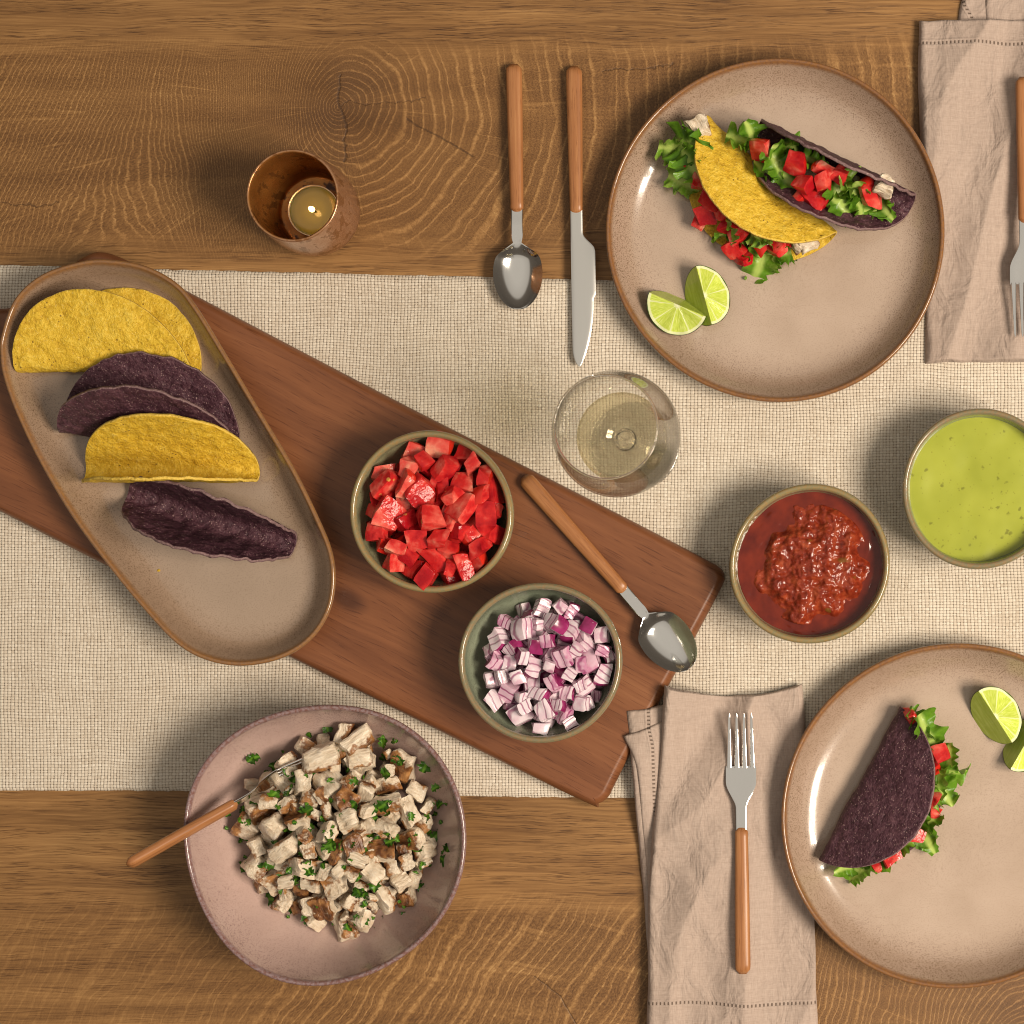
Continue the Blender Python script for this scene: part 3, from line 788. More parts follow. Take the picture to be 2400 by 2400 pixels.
for px, py, z, mi, k, ro in ((752, 1778, .0455, 4, 1.15, 20), (838, 1738, .046, 2, 1.1, 35), (806, 1722, .042, 3, .9, 80), (848, 1775, .044, 1, 1.0, 10)):
    o = bpy.data.objects.new('chicken_piece', CHI[mi]); COL.objects.link(o); o.location = at(px, py, z); o.rotation_euler = (math.pi*.5, .2, math.radians(ro)); o.scale = (k,)*3
    tag(o, LBL_C, 'diced chicken', 'diced chicken in the pink bowl')
rs = random.Random(21)
LBL_P = 'tiny chopped green parsley leaf scattered over the diced chicken'
for k in range(190):
    if k < 165:
        x, y = blob(ox, oy, .088, .080, .6)(rs)
    else:
        a = rs.uniform(0, 6.28); r = rs.uniform(.068, .084); x, y = ox+r*math.cos(a)*1.05, oy+r*math.sin(a)
        if math.hypot(x, y) > .085: continue
    i, j = int((x+.11)/.001), int((y+.11)/.001); z = HC.H[i-1:i+2, j-1:j+2].mean()
    o = bpy.data.objects.new('parsley_bit', rs.choice(PAR)); COL.objects.link(o)
    o.location = (c3.x+x, c3.y+y, z+.0012); o.rotation_euler = (rs.gauss(0, .35), rs.gauss(0, .35), rs.uniform(0, 6.28)); s_ = .35+.9*rs.random()**2; o.scale = (s_,)*3
    tag(o, LBL_P, 'parsley', 'chopped parsley on the chicken')
for cx_, cy_ in ((680, 2065), (700, 1970), (735, 2020), (830, 2095), (790, 1968)):
    for k in range(7):
        p = at(cx_+rs.gauss(0, 14), cy_+rs.gauss(0, 12), .055); x, y = p.x-c3.x, p.y-c3.y
        i, j = int((x+.11)/.001), int((y+.11)/.001); z = HC.H[i, j]
        o = bpy.data.objects.new('parsley_bit', rs.choice(PAR)); COL.objects.link(o)
        o.location = (p.x, p.y, z+.0014+rs.uniform(0, .002)); o.rotation_euler = (rs.gauss(0, .5), rs.gauss(0, .5), rs.uniform(0, 6.28)); s_ = rs.uniform(.5, 1.1); o.scale = (s_,)*3
        tag(o, LBL_P, 'parsley', 'chopped parsley on the chicken')

# ------------------------------------------------------------------ taco shells
def shell(name, R, fr, tB, tA, mat, seed, shear=0.0, th=.0022, rough=.0009, parent=None, na=90, nb=80, wavy=.012, flareA=0.0, curveA=0.0, curveB=0.0):
    """disc of radius R folded along X. tB / tA: tangent angles (deg) of the cross-section before and after the fold"""
    tA, tB = math.radians(tA), math.radians(tB); half = abs(tA-tB)*fr/2
    S = np.linspace(-R*1.05, R*1.05, 801); th_ = np.where(S < -half, tB, np.where(S > half, tA, tB+(tA-tB)*(np.clip(S, -half, half)+half)/(2*half)))
    th_ = th_ + np.where(S > half, curveA*(S-half)/R, 0) + np.where(S < -half, curveB*(-S-half)/R, 0)
    ds = S[1]-S[0]; U = np.cumsum(np.cos(th_))*ds; Z = np.cumsum(np.sin(th_))*ds
    m = 400; U -= U[m]; Z -= Z[m]
    def pt(a, b):
        u = np.interp(b, S, U); z = np.interp(b, S, Z); t = np.interp(b, S, th_)
        return Vector((a+shear*b, u, z)), Vector((0, -math.sin(t), math.cos(t)))
    v = []; f = []; lip = []; cols = nb+1
    for side in (0, 1):
        for i in range(na+1):
            a0 = -1+2*i/na; a = R*math.sin(a0*math.pi/2*.985)
            bm_ = math.sqrt(max(0, R*R-a*a))
            for j in range(nb+1):
                sb = -1+2*j/nb; b = bm_*sb
                k = 1+wavy*(nz(a*60+seed, sb*3)+.7*nz(a*170+seed, sb*2, 4))*abs(sb)**4
                p, nr = pt(a*(1+wavy*nz(a*30, seed)), b*k)
                q = rough*(nz(a*110+seed, b*110, 1)+.7*nz(a*210+seed, b*210, 2))+.0022*nz(a*22+seed, b*22, 7)
                lip.append(max(0.0, 1-bm_*(1-abs(sb))/.0022)); v.append(p+nr*(q+(th/2 if side else -th/2)))
    N = (na+1)*cols
    for side in (0, 1):
        for i in range(na):
            for j in range(nb):
                q = side*N+i*cols+j; w = (q, q+cols, q+cols+1, q+1)
                f.append(w if side else tuple(reversed(w)))
    ring = [i*cols for i in range(na+1)]+[na*cols+j for j in range(1, nb+1)]+[i*cols+nb for i in range(na-1, -1, -1)]+[j for j in range(nb-1, 0, -1)]
    for k in range(len(ring)):
        a, b = ring[k], ring[(k+1) % len(ring)]; f.append((a, b, N+b, N+a))
    o = mesh(name, v, f, mat, parent, attrs={'lip': lip})
    bm = bmesh.new(); bm.from_mesh(o.data); bmesh.ops.recalc_face_normals(bm, faces=bm.faces); bm.to_mesh(o.data); bm.free()
    return o
def settle(o, px, py, zfloor, ang, kids=()):
    """turn about Z, put the fold's middle at the pixel and drop to the floor"""
    zmin = min(q.co.z for q in o.data.vertices); z = zfloor-zmin
    p = at(px, py, z); r = (o.parent or o); r.location = p; r.rotation_euler = (0, 0, math.radians(ang)); return z
GS = 'empty taco shells on the platter'
s1 = shell('taco_shell', .0680, .0075, 184, 20, M_YELLOW, 1, shear=-.16, curveA=-.25, curveB=-.15)
settle(s1, 254, 872, ZT, -1); tag(s1, 'yellow corn taco shell lying on its side, uppermost on the platter', 'taco shell', GS)
s2 = shell('taco_shell', .0680, .0065, 200, 58, M_PURPLE, 2, rough=.0012, wavy=.03, curveA=-.05, curveB=.2)
settle(s2, 352, 1022, ZT, -3); tag(s2, 'purple corn taco shell lying open between the two yellow shells', 'taco shell', GS)
s3 = shell('taco_shell', .0665, .0085, 226, 90, M_YELLOW, 3, curveB=.3, curveA=.03, wavy=.006)
settle(s3, 405, 1112, ZT, 0); tag(s3, 'yellow corn taco shell standing open, just below the open purple shell', 'taco shell', GS)
s4 = shell('taco_shell', .0670, .0100, -78, 80, M_PURPLE, 4, rough=.0017, wavy=.022, curveA=-.10, curveB=.10)
settle(s4, 497, 1218, ZT, -17.5); tag(s4, 'purple corn taco shell standing open upwards, lowest of the four on the platter', 'taco shell', GS)
for q, (px, py) in enumerate(((127, 980), (372, 1337))):
    me = chunk('taco_crumb', .0024, .0018, .0014, 4, .2, .1, 400, 2, 300+q, [M_YELLOW]); o = bpy.data.objects.new('taco_crumb', me); COL.objects.link(o); o.location = at(px, py, ZT+.0006)
    tag(o, ('tiny yellow crumb left of the open purple shell on the platter', 'tiny pale crumb below the upside down shell on the platter')[q], 'crumb')

def fill(taco, items):
    inv = taco.matrix_basis.inverted()
    for me, px, py, z, rot, s in items:
        o = bpy.data.objects.new(me.name.split('.')[0], me); COL.objects.link(o); o.parent = taco
        m = Euler(rot).to_matrix().to_4x4(); m.translation = at(px, py, z); o.matrix_local = inv @ m @ Matrix.Scale(s, 4)
def tom(rs, px, py, z, s=1.15): return (rs.choice(TOM), px, py, z, (rs.gauss(0, .5), rs.gauss(0, .5), rs.uniform(0, 6.28)), s*.82)
def let(rs, px, py, z, ang=None, s=.8, tilt=.5): return (rs.choice(LET), px, py, z, (rs.gauss(0, tilt), rs.gauss(0, tilt), math.radians(-ang) if ang is not None else rs.uniform(0, 6.28)), s)
def chi(rs, px, py, z, ang, s=.8): return (CHI[rs.choice((1, 3, 6, 7))], px, py, z, (math.pi+rs.gauss(0, .3), rs.gauss(0, .3), math.radians(-ang)), s)

# yellow taco on the upper plate
t1 = empty('filled_taco', 'yellow corn taco filled with lettuce and tomato lying on its side', 'taco', group='filled tacos')
sh = shell('shell', .0672, .0090, 183, 41, M_YELLOW, 11, parent=t1, curveA=-.30, curveB=-.1)
zz = settle(sh, 1806, 415, ZF, 180-42.4)
bpy.context.view_layer.update(); rs = random.Random(31); z0 = ZF
fill(t1, [tom(rs, x+7, y-5, z0+z, s*.92) for x, y, z, s in [(1607, 392, .020, .9), (1628, 430, .024, 1.2), (1668, 470, .028, 1.5), (1690, 500, .026, 1.2), (1648, 508, .016, 1.2), (1632, 525, .012, .8), (1722, 555, .018, 1.0), (1712, 590, .012, 1.3), (1735, 610, .010, 1.0), (1775, 572, .016, 1.35), (1812, 580, .016, 1.2), (1700, 530, .020, 1.1), (1835, 570, .018, 1.0)]] +
     [let(rs, x+4, y-3, z0+z, a, s) for x, y, z, a, s in [(1590, 340, .028, 50, 1.15), (1575, 355, .022, 20, .9), (1610, 385, .030, 60, .95), (1590, 425, .012, 30, .8), (1622, 362, .024, 90, .7), (1688, 470, .010, 40, .7), (1718, 535, .024, 35, .75), (1772, 552, .026, 20, .7), (1790, 565, .024, 10, .65), (1778, 622, .008, 110, .9), (1800, 612, .010, 120, .8), (1845, 592, .010, -10, .75), (1690, 560, .008, 50, .6), (1850, 565, .016, 0, .6), (1740, 585, .010, 60, .65)]] +
     [chi(rs, 1638, 300, z0+.026, 60, .85), chi(rs, 1872, 572, z0+.016, 40, .7), chi(rs, 1893, 568, z0+.018, -20, .7)])

# open purple taco on the upper plate
t2 = empty('filled_taco', 'open purple corn taco heaped with lettuce and tomato', 'taco', group='filled tacos')
sh = shell('shell', .0672, .0120, 221, 77, M_PURPLE, 12, parent=t2, rough=.0012, wavy=.011, curveB=.45)
zz = settle(sh, 1957, 391, ZF, 180-25)
bpy.context.view_layer.update(); rs = random.Random(33)
fill(t2, [tom(rs, x-5, y+10, z0+z-.007, s) for x, y, z, s in [(1788, 338, .040, 1.35), (1872, 372, .050, 1.3), (1940, 388, .050, 1.1), (1932, 415, .050, 1.2), (1976, 402, .046, 1.1), (1893, 422, .050, 1.35), (1885, 450, .040, 1.1), (1918, 455, .040, 1.2), (2045, 448, .040, 1.4)]] +
     [let(rs, x-4, y+8, z0+z-.007, a, s) for x, y, z, a, s in [(1738, 316, .034, 10, .8), (1766, 305, .040, 70, .8), (1795, 390, .034, 30, .8), (1826, 370, .046, 50, .85), (1843, 346, .044, 20, .8), (1852, 415, .038, 40, .9), (1812, 405, .036, 60, .7), (1865, 335, .036, 25, .7), (1905, 366, .044, 25, .7), (1970, 450, .042, 70, .9), (1996, 420, .046, 40, .85), (1983, 470, .036, 10, .9), (2008, 488, .028, 20, .8), (2010, 440, .044, 110, .8), (2066, 470, .030, 80, .7), (1845, 440, .026, 50, .75), (1940, 470, .026, 20, .7), (1960, 485, .022, 25, .8), (2020, 465, .036, 60, .8)]] +
     [chi(rs, 2072, 436, z0+.040, 25, .75), chi(rs, 1900, 400, z0+.024, 25, 1.1), chi(rs, 1980, 440, z0+.024, 25, 1.1)])

# purple taco on the lower plate
t3 = empty('filled_taco', 'closed purple corn taco lying alone on the lower plate', 'taco', group='filled tacos')
sh = shell('shell', .0670, .0075, 182, 33, M_PURPLE, 13, parent=t3, rough=.0009, wavy=.012, curveA=-.15, curveB=-.1)
zz = settle(sh, 2018, 1836, ZF, -(180-62))
bpy.context.view_layer.update(); rs = random.Random(35)
fill(t3, [tom(rs, x, y, z0+z, s) for x, y, z, s in [(2131, 1674, .018, .9), (2200, 1765, .022, 1.35), (2184, 1800, .022, 1.2), (2182, 1872, .020, 1.3), (2140, 1952, .018, 1.4), (2086, 2004, .014, 1.3), (2050, 2022, .010, .9), (2192, 1905, .014, .8)]] +
     [let(rs, x, y, z0+z, a, s) for x, y, z, a, s in [(2150, 1684, .020, 55, .7), (2170, 1712, .024, 55, .95), (2182, 1735, .020, 60, .8), (2222, 1770, .020, 90, .7), (2225, 1812, .020, 10, .85), (2208, 1845, .018, 60, .8), (2195, 1830, .022, 100, .8), (2176, 1898, .018, 130, .7), (2176, 1922, .016, 150, .8), (2168, 1960, .012, 70, .7), (2150, 1930, .018, 120, .7), (2110, 1978, .016, 150, .7), (2060, 2012, .014, 155, .85), (2015, 2038, .008, 150, .8), (1985, 2032, .008, 170, .6), (2170, 1850, .018, 90, .7), (2160, 1780, .018, 80, .7)]])

# ------------------------------------------------------------------ lime wedges
def lime(px, py, z, rot, label, s=1.0):
    R = .0235; o = empty('lime_wedge', label, 'lime', group='lime wedges')
    n, m = 26, 12; v = [(0, 0, 0)]; f = []; fa = [0]
    # face across the segments: half disc in z=0, y<=0 ; face along the core: half disc in y=0, z<=0
    v = []; fa = []; rr = 8
    for k in range(rr+1):
        for i in range(n+1):
            a = math.pi+math.pi*i/n; q = R*.985*k/rr
            v.append((q*math.cos(a), q*math.sin(a), -.0005*math.sin(a*9)*k/rr)); fa.append(0)
    for k in range(rr):
        for i in range(n): q = k*(n+1)+i; f.append((q, q+n+1, q+n+2, q+1))
    b = len(v)
    for k in range(rr+1):
        for i in range(n+1):
            a = math.pi+math.pi*i/n; q = R*.985*k/rr; v.append((q*math.cos(a), 0, q*1.12*math.sin(a))); fa.append(1)
    for k in range(rr):
        for i in range(n): q = b+k*(n+1)+i; f.append((q, q+1, q+n+2, q+n+1))
    mesh('flesh', v, f, M_LIME, o, attrs={'face': fa})
    v = []; f = []
    for k in range(m+1):
        ph = math.pi/2*k/m                                   # from the flat face (0) to the cut along the core (90)
        for i in range(n+1):
            a = math.pi*i/n; x = R*math.cos(a); q = R*math.sin(a)
            v.append((x, -q*math.cos(ph), -q*1.12*math.sin(ph)+.0004*(1-k/m)))
    for k in range(m):
        for i in range(n): q = k*(n+1)+i; f.append((q, q+1, q+n+2, q+n+1))
    mesh('rind', v, f, M_RIND, o)
    o.matrix_world = Matrix.Translation(at(px, py, z)) @ Euler([math.radians(a) for a in rot]).to_matrix().to_4x4() @ Matrix.Scale(s, 4)
# (X tilt, Y tilt, Z turn)
lime(1588, 714, ZF+.0205, (20, 0, -23), 'lime wedge lying flattest, left of its pair on the upper plate', 1.02)
lime(1650, 692, ZF+.0210, (36, 0, 105), 'upright lime wedge, right of its pair on the upper plate', 1.0)
lime(2333, 1680, ZF+.0210, (34, 0, 123), 'upright lime wedge at the right edge of the lower plate', 1.02)
lime(2402, 1745, ZF+.0180, (30, 0, 60), 'lime wedge mostly cut off by the right edge of the photo', .95)

# ------------------------------------------------------------------ cutlery (handle end at y=0, tip at y=L)
def handle(parent, L, w0, w1, t0=.0078):
    n, m = 22, 30; v = []; f = []
    for i in range(m+1):
        t = i/m; y = L*t
        e = min(1.0, math.sqrt(max(0, 1-(1-min(1, t*L/.006))**2))) if t*L < .006 else (math.sqrt(max(0, 1-(1-min(1, (1-t)*L/.004))**2)) if (1-t)*L < .004 else 1)
        w = (w0+(w1-w0)*t)*(1+.03*math.sin(t*3.1)); e = max(e, .06)
        for k in range(n):
            a = 2*math.pi*k/n; c, s = math.cos(a), math.sin(a)
            v.append((w/2*math.copysign(abs(c)**.75, c)*(.4+.6*e), y, t0/2*math.copysign(abs(s)**.8, s)*e))
    for i in range(m):
        for k in range(n): j = (k+1) % n; f.append((i*n+k, i*n+j, (i+1)*n+j, (i+1)*n+k))
    f.append(tuple(range(n-1, -1, -1))); f.append(tuple(m*n+k for k in range(n)))
    return mesh('handle', v, f, M_HANDLE, parent)
def sheet(name, ys, hw, zc, dp, th, mat, parent, xc=None, ns=14):
    v = []; f = []; n = len(ys); c = ns+1
    for side in (1, -1):
        for i in range(n):
            for j in range(c):
                s = -1+2*j/ns; e = math.sqrt(max(0, 1-abs(s)**6))*.75+.25
                v.append(((xc[i] if xc is not None else 0)+s*hw[i], ys[i], zc[i]+dp[i]*(s*s-1)+side*th[i]/2*e))
    N = n*c
    for i in range(n-1):
        for j in range(ns):
            q = i*c+j; f.append((q, q+1, q+c+1, q+c)); f.append((N+q, N+q+c, N+q+c+1, N+q+1))
    ring = [j for j in range(c)]+[i*c+ns for i in range(1, n)]+[(n-1)*c+j for j in range(ns-1, -1, -1)]+[i*c for i in range(n-2, 0, -1)]
    for k in range(len(ring)): a, b = ring[k], ring[(k+1) % len(ring)]; f.append((a, N+a, N+b, b))
    o = mesh(name, v, f, mat, parent, sharp=50)
    bm = bmesh.new(); bm.from_mesh(o.data); bmesh.ops.recalc_face_normals(bm, faces=bm.faces); bm.to_mesh(o.data); bm.free()
    return o
def lay(o, p0, p1, roll=0):
    d = (p1-p0).normalized(); x = d.cross(Vector((0, 0, 1))).normalized(); z = x.cross(d)
    m = Matrix((x, d, z)).transposed().to_4x4(); m.translation = p0; o.matrix_world = m @ Matrix.Rotation(math.radians(roll), 4, 'Y')
def smooth01(t): t = np.clip(t, 0, 1); return t*t*(3-2*t)
def spoon(p0, p1, label):
    L = (p1-p0).length; o = empty('spoon', label, 'spoon', group='spoons with wooden handles')
    Lh = L*.607; handle(o, Lh, .0128, .0100)
    y0 = Lh-.006; ys = np.r_[np.linspace(y0, L*.72, 14), L*.72+(L*.28)*(1-np.cos(np.linspace(0.12, math.pi, 40)))/2]
    t = (ys-L*.70)/(L*.30)
    bowl = .0192*np.sqrt(np.clip(1-((t-.53)/.475)**2, 0, 1))*(1-.10*(t-.5))
    neck = .0044*(1-smooth01((t+.02)/.35)); hw = np.maximum(bowl*smooth01((t+.05)/.35), neck); hw = np.maximum(hw, .0004)
    zc = .0028*smooth01((ys-y0)/(L*.10))+.001*np.clip(t, 0, 1); dp = .0092*np.clip(hw/.0192, 0, 1)**1.5*(t > 0)
    sheet('bowl', ys, hw, zc, dp, np.full(len(ys), .0012), M_STEEL, o, ns=20); lay(o, p0, p1); return o
def fork(p0, p1, label, roll=0):
    L = (p1-p0).length; o = empty('fork', label, 'fork', group='forks with wooden handles')
    Lh = L*.565; handle(o, Lh, .0122, .0100)
    y0 = Lh-.006; yt = L*.795; ys = np.linspace(y0, yt, 34); t = (ys-L*.60)/(L*.795-L*.60)
    hw = .0044+(.0117-.0044)*smooth01(np.clip((t-.18)/.52, 0, 1)); hw -= .0004*np.clip(t-.8, 0, 1)
    def z(y): u = np.clip((y-L*.60)/(L*.40), 0, 1); return -.0030*smooth01(u/.55)+.0085*np.clip(u-.42, 0, 1)**1.5
    sheet('head', ys, hw, z(ys), .0010*smooth01(t), np.full(len(ys), .0016), M_STEEL, o)
    for k in range(4):
        x0 = (-1.5+k)*.0060; yy = np.linspace(yt-.0012, L, 16); q = (yy-yy[0])/(L-yy[0])
        w = (.0021-.0012*q)*np.sqrt(np.clip(1-np.clip((q-.93)/.07, 0, 1)**2, .02, 1))
        sheet('tine', yy, w, z(yy), np.zeros(16), np.full(16, .0016), M_STEEL, o, xc=x0*(1-.06*q), ns=8)
    lay(o, p0, p1, roll); return o
def knife(p0, p1, label):
    L = (p1-p0).length; o = empty('knife', label, 'knife')
    Lh = L*.497; handle(o, Lh, .0128, .0098)
    y0 = Lh-.006; ys = np.r_[np.linspace(y0, L*.60, 22), np.linspace(L*.605, L*.93, 26), L*.93+(L*.07)*np.sin(np.linspace(.06, math.pi/2, 16))]
    t = (ys-L*.497)/(L*.503)
    left = -.0046+0*ys; left = left+.004*np.clip((t-.86)/.14, 0, 1)**3
    right = .0048+(.0142-.0048)*smooth01((t-.115)/.12); right = right-.0018*(smooth01((t-.525)/.02)) - .0105*np.clip((t-.55)/.45, 0, 1)**2.1
    right = np.maximum(right, left+.0006)
    tipf = np.clip((t-.97)/.03, 0, 1); hw = (right-left)/2*np.sqrt(np.clip(1-tipf**2, .01, 1)); xc = -(left+right)/2
    sheet('blade', ys, hw, .0012+0*ys, 0*ys, np.full(len(ys), .0014), M_BLADE, o, xc=xc); lay(o, p0, p1); return o
spoon(at(1204, 150, .0062), at(1217, 727, ZR+.0080), 'steel spoon with wooden handle lying left of the knife')
knife(at(1345, 155, .0055), at(1357, 860, ZR+.0058), 'table knife with wooden handle beside the upper plate')
spoon(at(1227, 1117, ZB+.0056), at(1620, 1564, ZB+.0085), 'steel spoon with wooden handle lying across the wooden board')
fork(at(1741, 2283, .0195), at(1735, 1671, .0235), 'fork with wooden handle centred on the folded napkin')
fork(at(2398, 180, .0175), at(2405, 790, .0195), 'fork half cut off by the right edge on the upper napkin')
fork(at(297, 2028, .083), at(752, 1770, .036), 'serving fork with wooden handle stuck in the bowl of chicken', 70)

# ------------------------------------------------------------------ napkins
def cloth(name, Lp, Rp, z0, th, parent, seed, wr=.0012, nu=90, nv=150, stitch=None, stitchx=None, er=.006, over=False):
    Lc = catmull(Lp, nv+1, False); Rc = catmull(Rp, nv+1, False); v = []; f = []; st = []; al = []
    for j in range(nv+1):
        for i in range(nu+1):
            u = i/nu; w = j/nv; q = Lc[j]*(1-u)+Rc[j]*u
            wid = np.linalg.norm(Rc[j]-Lc[j])/K; hei = np.linalg.norm(Lc[-1]-Lc[0])/K
            d = min(u*wid, (1-u)*wid, w*hei, (1-w)*hei); e = math.sqrt(max(0, 1-(1-min(1, d/er))**2))
            X_, Y_ = q[0]/K, q[1]/K
            wrk = wr*(1.9*nz(X_*15+seed, Y_*4.5, seed)+1.5*(abs(nz(X_*17+Y_*5+seed, Y_*5-X_*3, 12))-.25)*-2+.55*nz(X_*30+Y_*14+seed, Y_*10-X_*8, 3)+.22*nz(X_*60-Y_*30, Y_*35+seed, 5))
            zb = 0.0
            if over:                                         # the cloth lies over the end of the board and sinks to the runner
                dd = ((q[0]-1697)*.8746+(q[1]-1345)*.4848+18*nz(q[1]*.006, 4.4))/150; dd = min(1, max(0, dd)); zb = (ZB-ZR+.0006)*(1-dd*dd*(3-2*dd))
            z = z0+zb+th*e+wrk*e
            # ragged soft outline
            q = q+np.array([0, 26*math.sin(math.pi*u)**.8*max(0, 1-w*6)]) if over and stitch else q
            qx = q[0]+3.0*nz(q[1]*.008, seed, 2)*(1 if u < .5 else -1)*max(0, 1-min(u, 1-u)*14)
            qy = q[1]+4.0*nz(q[0]*.02, seed, 6)*max(0, 1-min(w, 1-w)*18)
            p = at(qx, qy, z0+zb+th*.7); v.append((p.x, p.y, max(z, z0+zb+.0001)))
            s_, a_ = 1.0, 0.0
            if stitch is not None: s_ = (q[1]-stitch-6*nz(q[0]*.006, seed))/K; a_ = q[0]/K
            if stitchx is not None and abs(q[0]-np.interp(q[1], *zip(*stitchx)))/K < abs(s_): s_ = (q[0]-np.interp(q[1], *zip(*stitchx)))/K; a_ = q[1]/K
            st.append(s_); al.append(a_)
    c = nu+1
    for j in range(nv):
        for i in range(nu): q = j*c+i; f.append((q, q+c, q+c+1, q+1))
    o = mesh(name, v, f, M_NAPKIN, parent, attrs={'stitch': st, 'along': al}); return o
n2 = empty('napkin', 'folded taupe linen napkin under the centred fork, lower right', 'napkin', group='folded linen napkins')
cloth('under_fold', [(1466, 1668), (1476, 1760), (1494, 1960), (1512, 2150), (1522, 2330), (1525, 2480)], [(1640, 1638), (1680, 1760), (1700, 1960), (1700, 2150), (1700, 2330), (1700, 2480)], ZR-.0028, .0050, n2, 3.1, .0012, 70, 130, over=True, stitchx=[(1600, 1517), (1660, 1519), (1760, 1522), (2480, 1900)])
cloth('middle_fold', [(1461, 1728), (1488, 1790), (1502, 1900), (1516, 2060), (1527, 2250), (1532, 2480)], [(1640, 1655), (1690, 1790), (1700, 1900), (1700, 2060), (1700, 2250), (1700, 2480)], ZR+.0015, .0040, n2, 6.2, .0010, 70, 130, over=True, stitchx=[(1600, 1512), (1700, 1518), (1750, 1530), (1900, 1534), (2480, 1700)])
cloth('top_fold', [(1557, 1606), (1551, 1700), (1541, 1850), (1526, 1960), (1520, 2100), (1517, 2260), (1514, 2480)], [(1879, 1603), (1886, 1700), (1889, 1850), (1897, 1960), (1905, 2100), (1912, 2260), (1918, 2480)], ZR+.0040, .0065, n2, 9.3, .0046, 130, 220, stitch=2352, over=True)
n1 = empty('napkin', 'folded taupe linen napkin partly behind the upper plate at the right edge', 'napkin', group='folded linen napkins')
cloth('under_fold', [(2262, -90), (2258, -20), (2250, 20), (2246, 70), (2246, 130)], [(2500, -90), (2500, -20), (2500, 20), (2500, 70), (2500, 130)], .0010, .0040, n1, 12.0, .0012, 60, 60, stitchx=[(-90, 2250), (10, 2258), (40, 2276), (130, 2300)])
cloth('middle_fold', [(2306, -90), (2306, -30), (2308, 20), (2309, 46), (2309, 110)], [(2500, -90), (2500, -30), (2500, 20), (2500, 46), (2500, 110)], .0035, .0030, n1, 15.0, .0010, 60, 60)
cloth('top_fold', [(2153, 44), (2153, 150), (2156, 300), (2162, 450), (2168, 620), (2170, 760), (2169, 849)], [(2520, 44), (2520, 150), (2520, 300), (2520, 450), (2520, 620), (2520, 760), (2520, 846)], .0035, .0085, n1, 18.0, .0042, 110, 190, stitch=101)

# ------------------------------------------------------------------ wine glass
def lathe(name, prof, mat, parent=None, n=96, attrs=None, close=True):
    v = []; f = []; m = len(prof)
    for r, z in prof:
        v += [(r*math.cos(2*math.pi*k/n), r*math.sin(2*math.pi*k/n), z) for k in range(n)]
    for i in range(m-1):
        for k in range(n): j = (k+1) % n; f.append((i*n+k, i*n+j, (i+1)*n+j, (i+1)*n+k))
    if close: f.append(tuple(reversed(range(n)))); f.append(tuple((m-1)*n+k for k in range(n)))
    o = mesh(name, v, f, mat, parent, attrs={k: np.repeat(a, n) for k, a in (attrs or {}).items()})
    bm = bmesh.new(); bm.from_mesh(o.data); bmesh.ops.recalc_face_normals(bm, faces=bm.faces); bm.to_mesh(o.data); bm.free()
    return o
def curve(pts, n): return [tuple(p) for p in catmull(pts, n, False)]
gp = at(1490, 1046, ZR)
outer = [(.0300, .0000), (.0340, .0006), (.0342, .0014)] + curve([(.0330, .0022), (.0200, .0034), (.0090, .0062), (.0046, .0120), (.0040, .0300), (.0040, .0600), (.0048, .0760), (.0085, .0835), (.0180, .0905), (.0300, .1020), (.0400, .1180), (.0445, .1370), (.0443, .1560), (.0415, .1800), (.0372, .2060), (.0352, .2190)], 70)
inner_w = curve([(.0343, .2190), (.0363, .2060), (.0402, .1800), (.0430, .1560), (.0432, .1370), (.0386, .1185), (.0287, .1035), (.0165, .0925), (.0070, .0880), (.0006, .0872)], 60)
gl = empty('wine_glass', 'stemmed clear wine glass standing on the runner near the spoon', 'wine glass', gp)
so = [p for p in outer if p[1] < .0838]; bo = [so[-1]]+[p for p in outer if p[1] >= .0838]
lathe('stem', so+[(.0075, .0862), (.0060, .0874), (.0004, .0874)], M_GLASS, gl).data.set_sharp_from_angle(angle=math.radians(50))
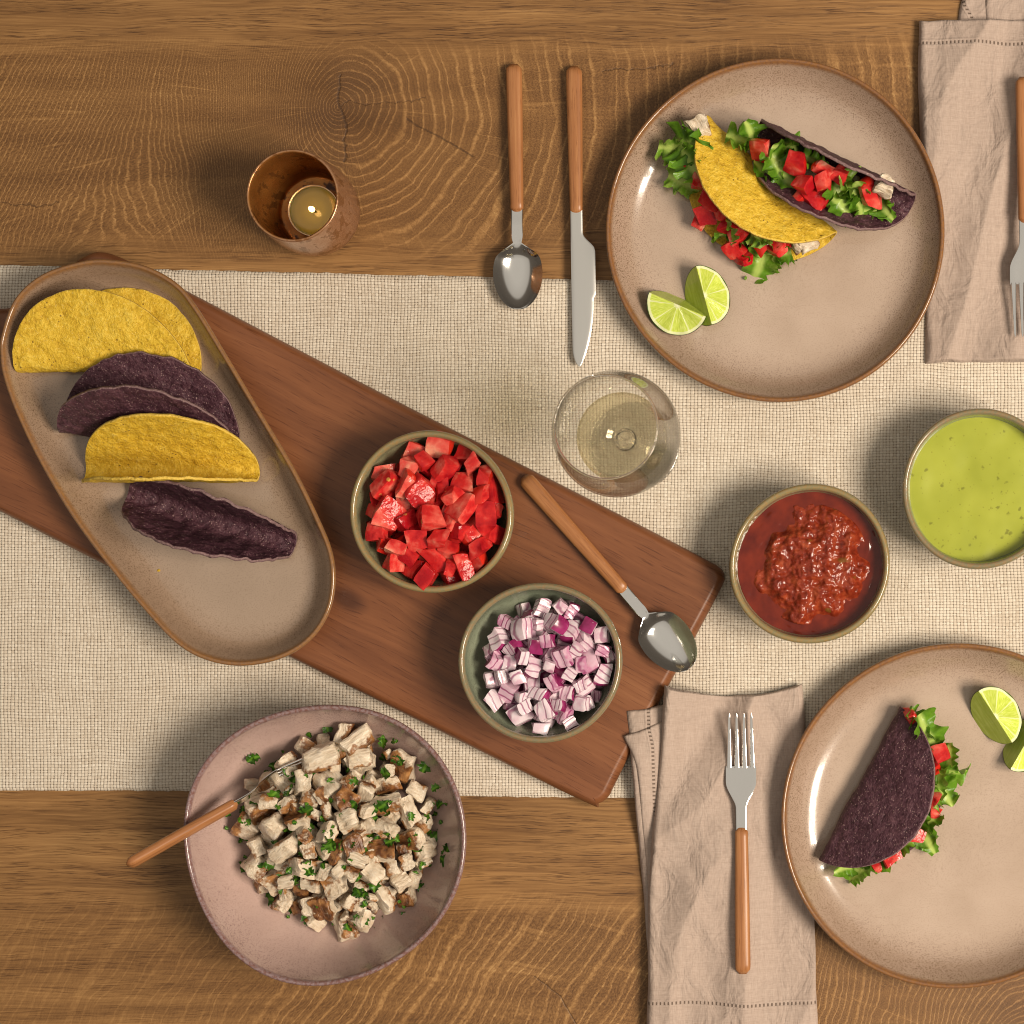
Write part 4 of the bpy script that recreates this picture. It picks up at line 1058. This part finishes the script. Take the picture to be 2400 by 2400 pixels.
lathe('rim', [(.0349+.0008*math.cos(a), .2192+.0008*math.sin(a)) for a in np.linspace(0, 2*math.pi, 13)], M_GLASS, gl, close=False)
lathe('bowl', bo+[(.03475, .2194)]+[p for p in inner_w if p[1] > .0882]+[(.0085, .0874)], M_THIN, gl, close=False)
zl = .1085
wp = [(r+.00025, z-.0002) for r, z in reversed(inner_w) if z < zl]; rl = np.interp(zl, [z for _, z in reversed(inner_w)], [r for r, _ in reversed(inner_w)])
wn = lathe('white_wine', [(.0004, .0868)]+wp[1:]+[(rl+.00025, zl), (rl-.002, zl-.0002), (rl*.5, zl-.0004), (.0004, zl-.0004)], M_WINE); wn.location = gp
tag(wn, 'pale straw white wine in the bottom of the wine glass', 'wine')

# ------------------------------------------------------------------ candle
kp = at(748, 502, 0)
o_out = curve([(.0250, .0), (.0300, .0014), (.0335, .0070), (.0356, .0180), (.0364, .0340), (.0360, .0520), (.0350, .0680), (.0344, .0800)], 40)
o_in = curve([(.0322, .0800), (.0328, .0680), (.0337, .0520), (.0340, .0340), (.0332, .0190), (.0305, .0090), (.0250, .0050), (.0004, .0046)], 36)
ins = [0]*len(o_out)+[.3]+[1]*len(o_in)
ch = lathe('candle_holder', o_out+[(.0333, .0809)]+o_in, M_MERC, attrs={'inside': ins}); ch.location = kp
tag(ch, 'speckled amber glass candle holder standing on the oak table', 'candle holder')
cd = empty('tealight_candle', 'lit tealight with yellow wax inside the amber glass holder', 'candle', (kp.x+.0012, kp.y-.001, .0050))
lathe('cup', [(.0186, 0), (.0194, .0004), (.0194, .0170), (.0197, .0174), (.0199, .0170), (.0191, .0168), (.0188, .0150), (.0188, .0010), (.0004, .0008)], M_CUP, cd, 64)
lathe('wax', [(.0004, .0009), (.0186, .0010), (.0187, .0150), (.0178, .0142), (.0100, .0139), (.0050, .0138), (.0004, .0138)], M_WAX, cd, 64)
lathe('wick', [(.0009, .0136), (.0009, .0180), (.0005, .0190)], M_WICK, cd, 12)
fl = lathe('flame', curve([(.0002, .0175), (.0017, .0200), (.0022, .0230), (.0014, .0275), (.0002, .0320)], 14), M_FLAME, cd, 20)
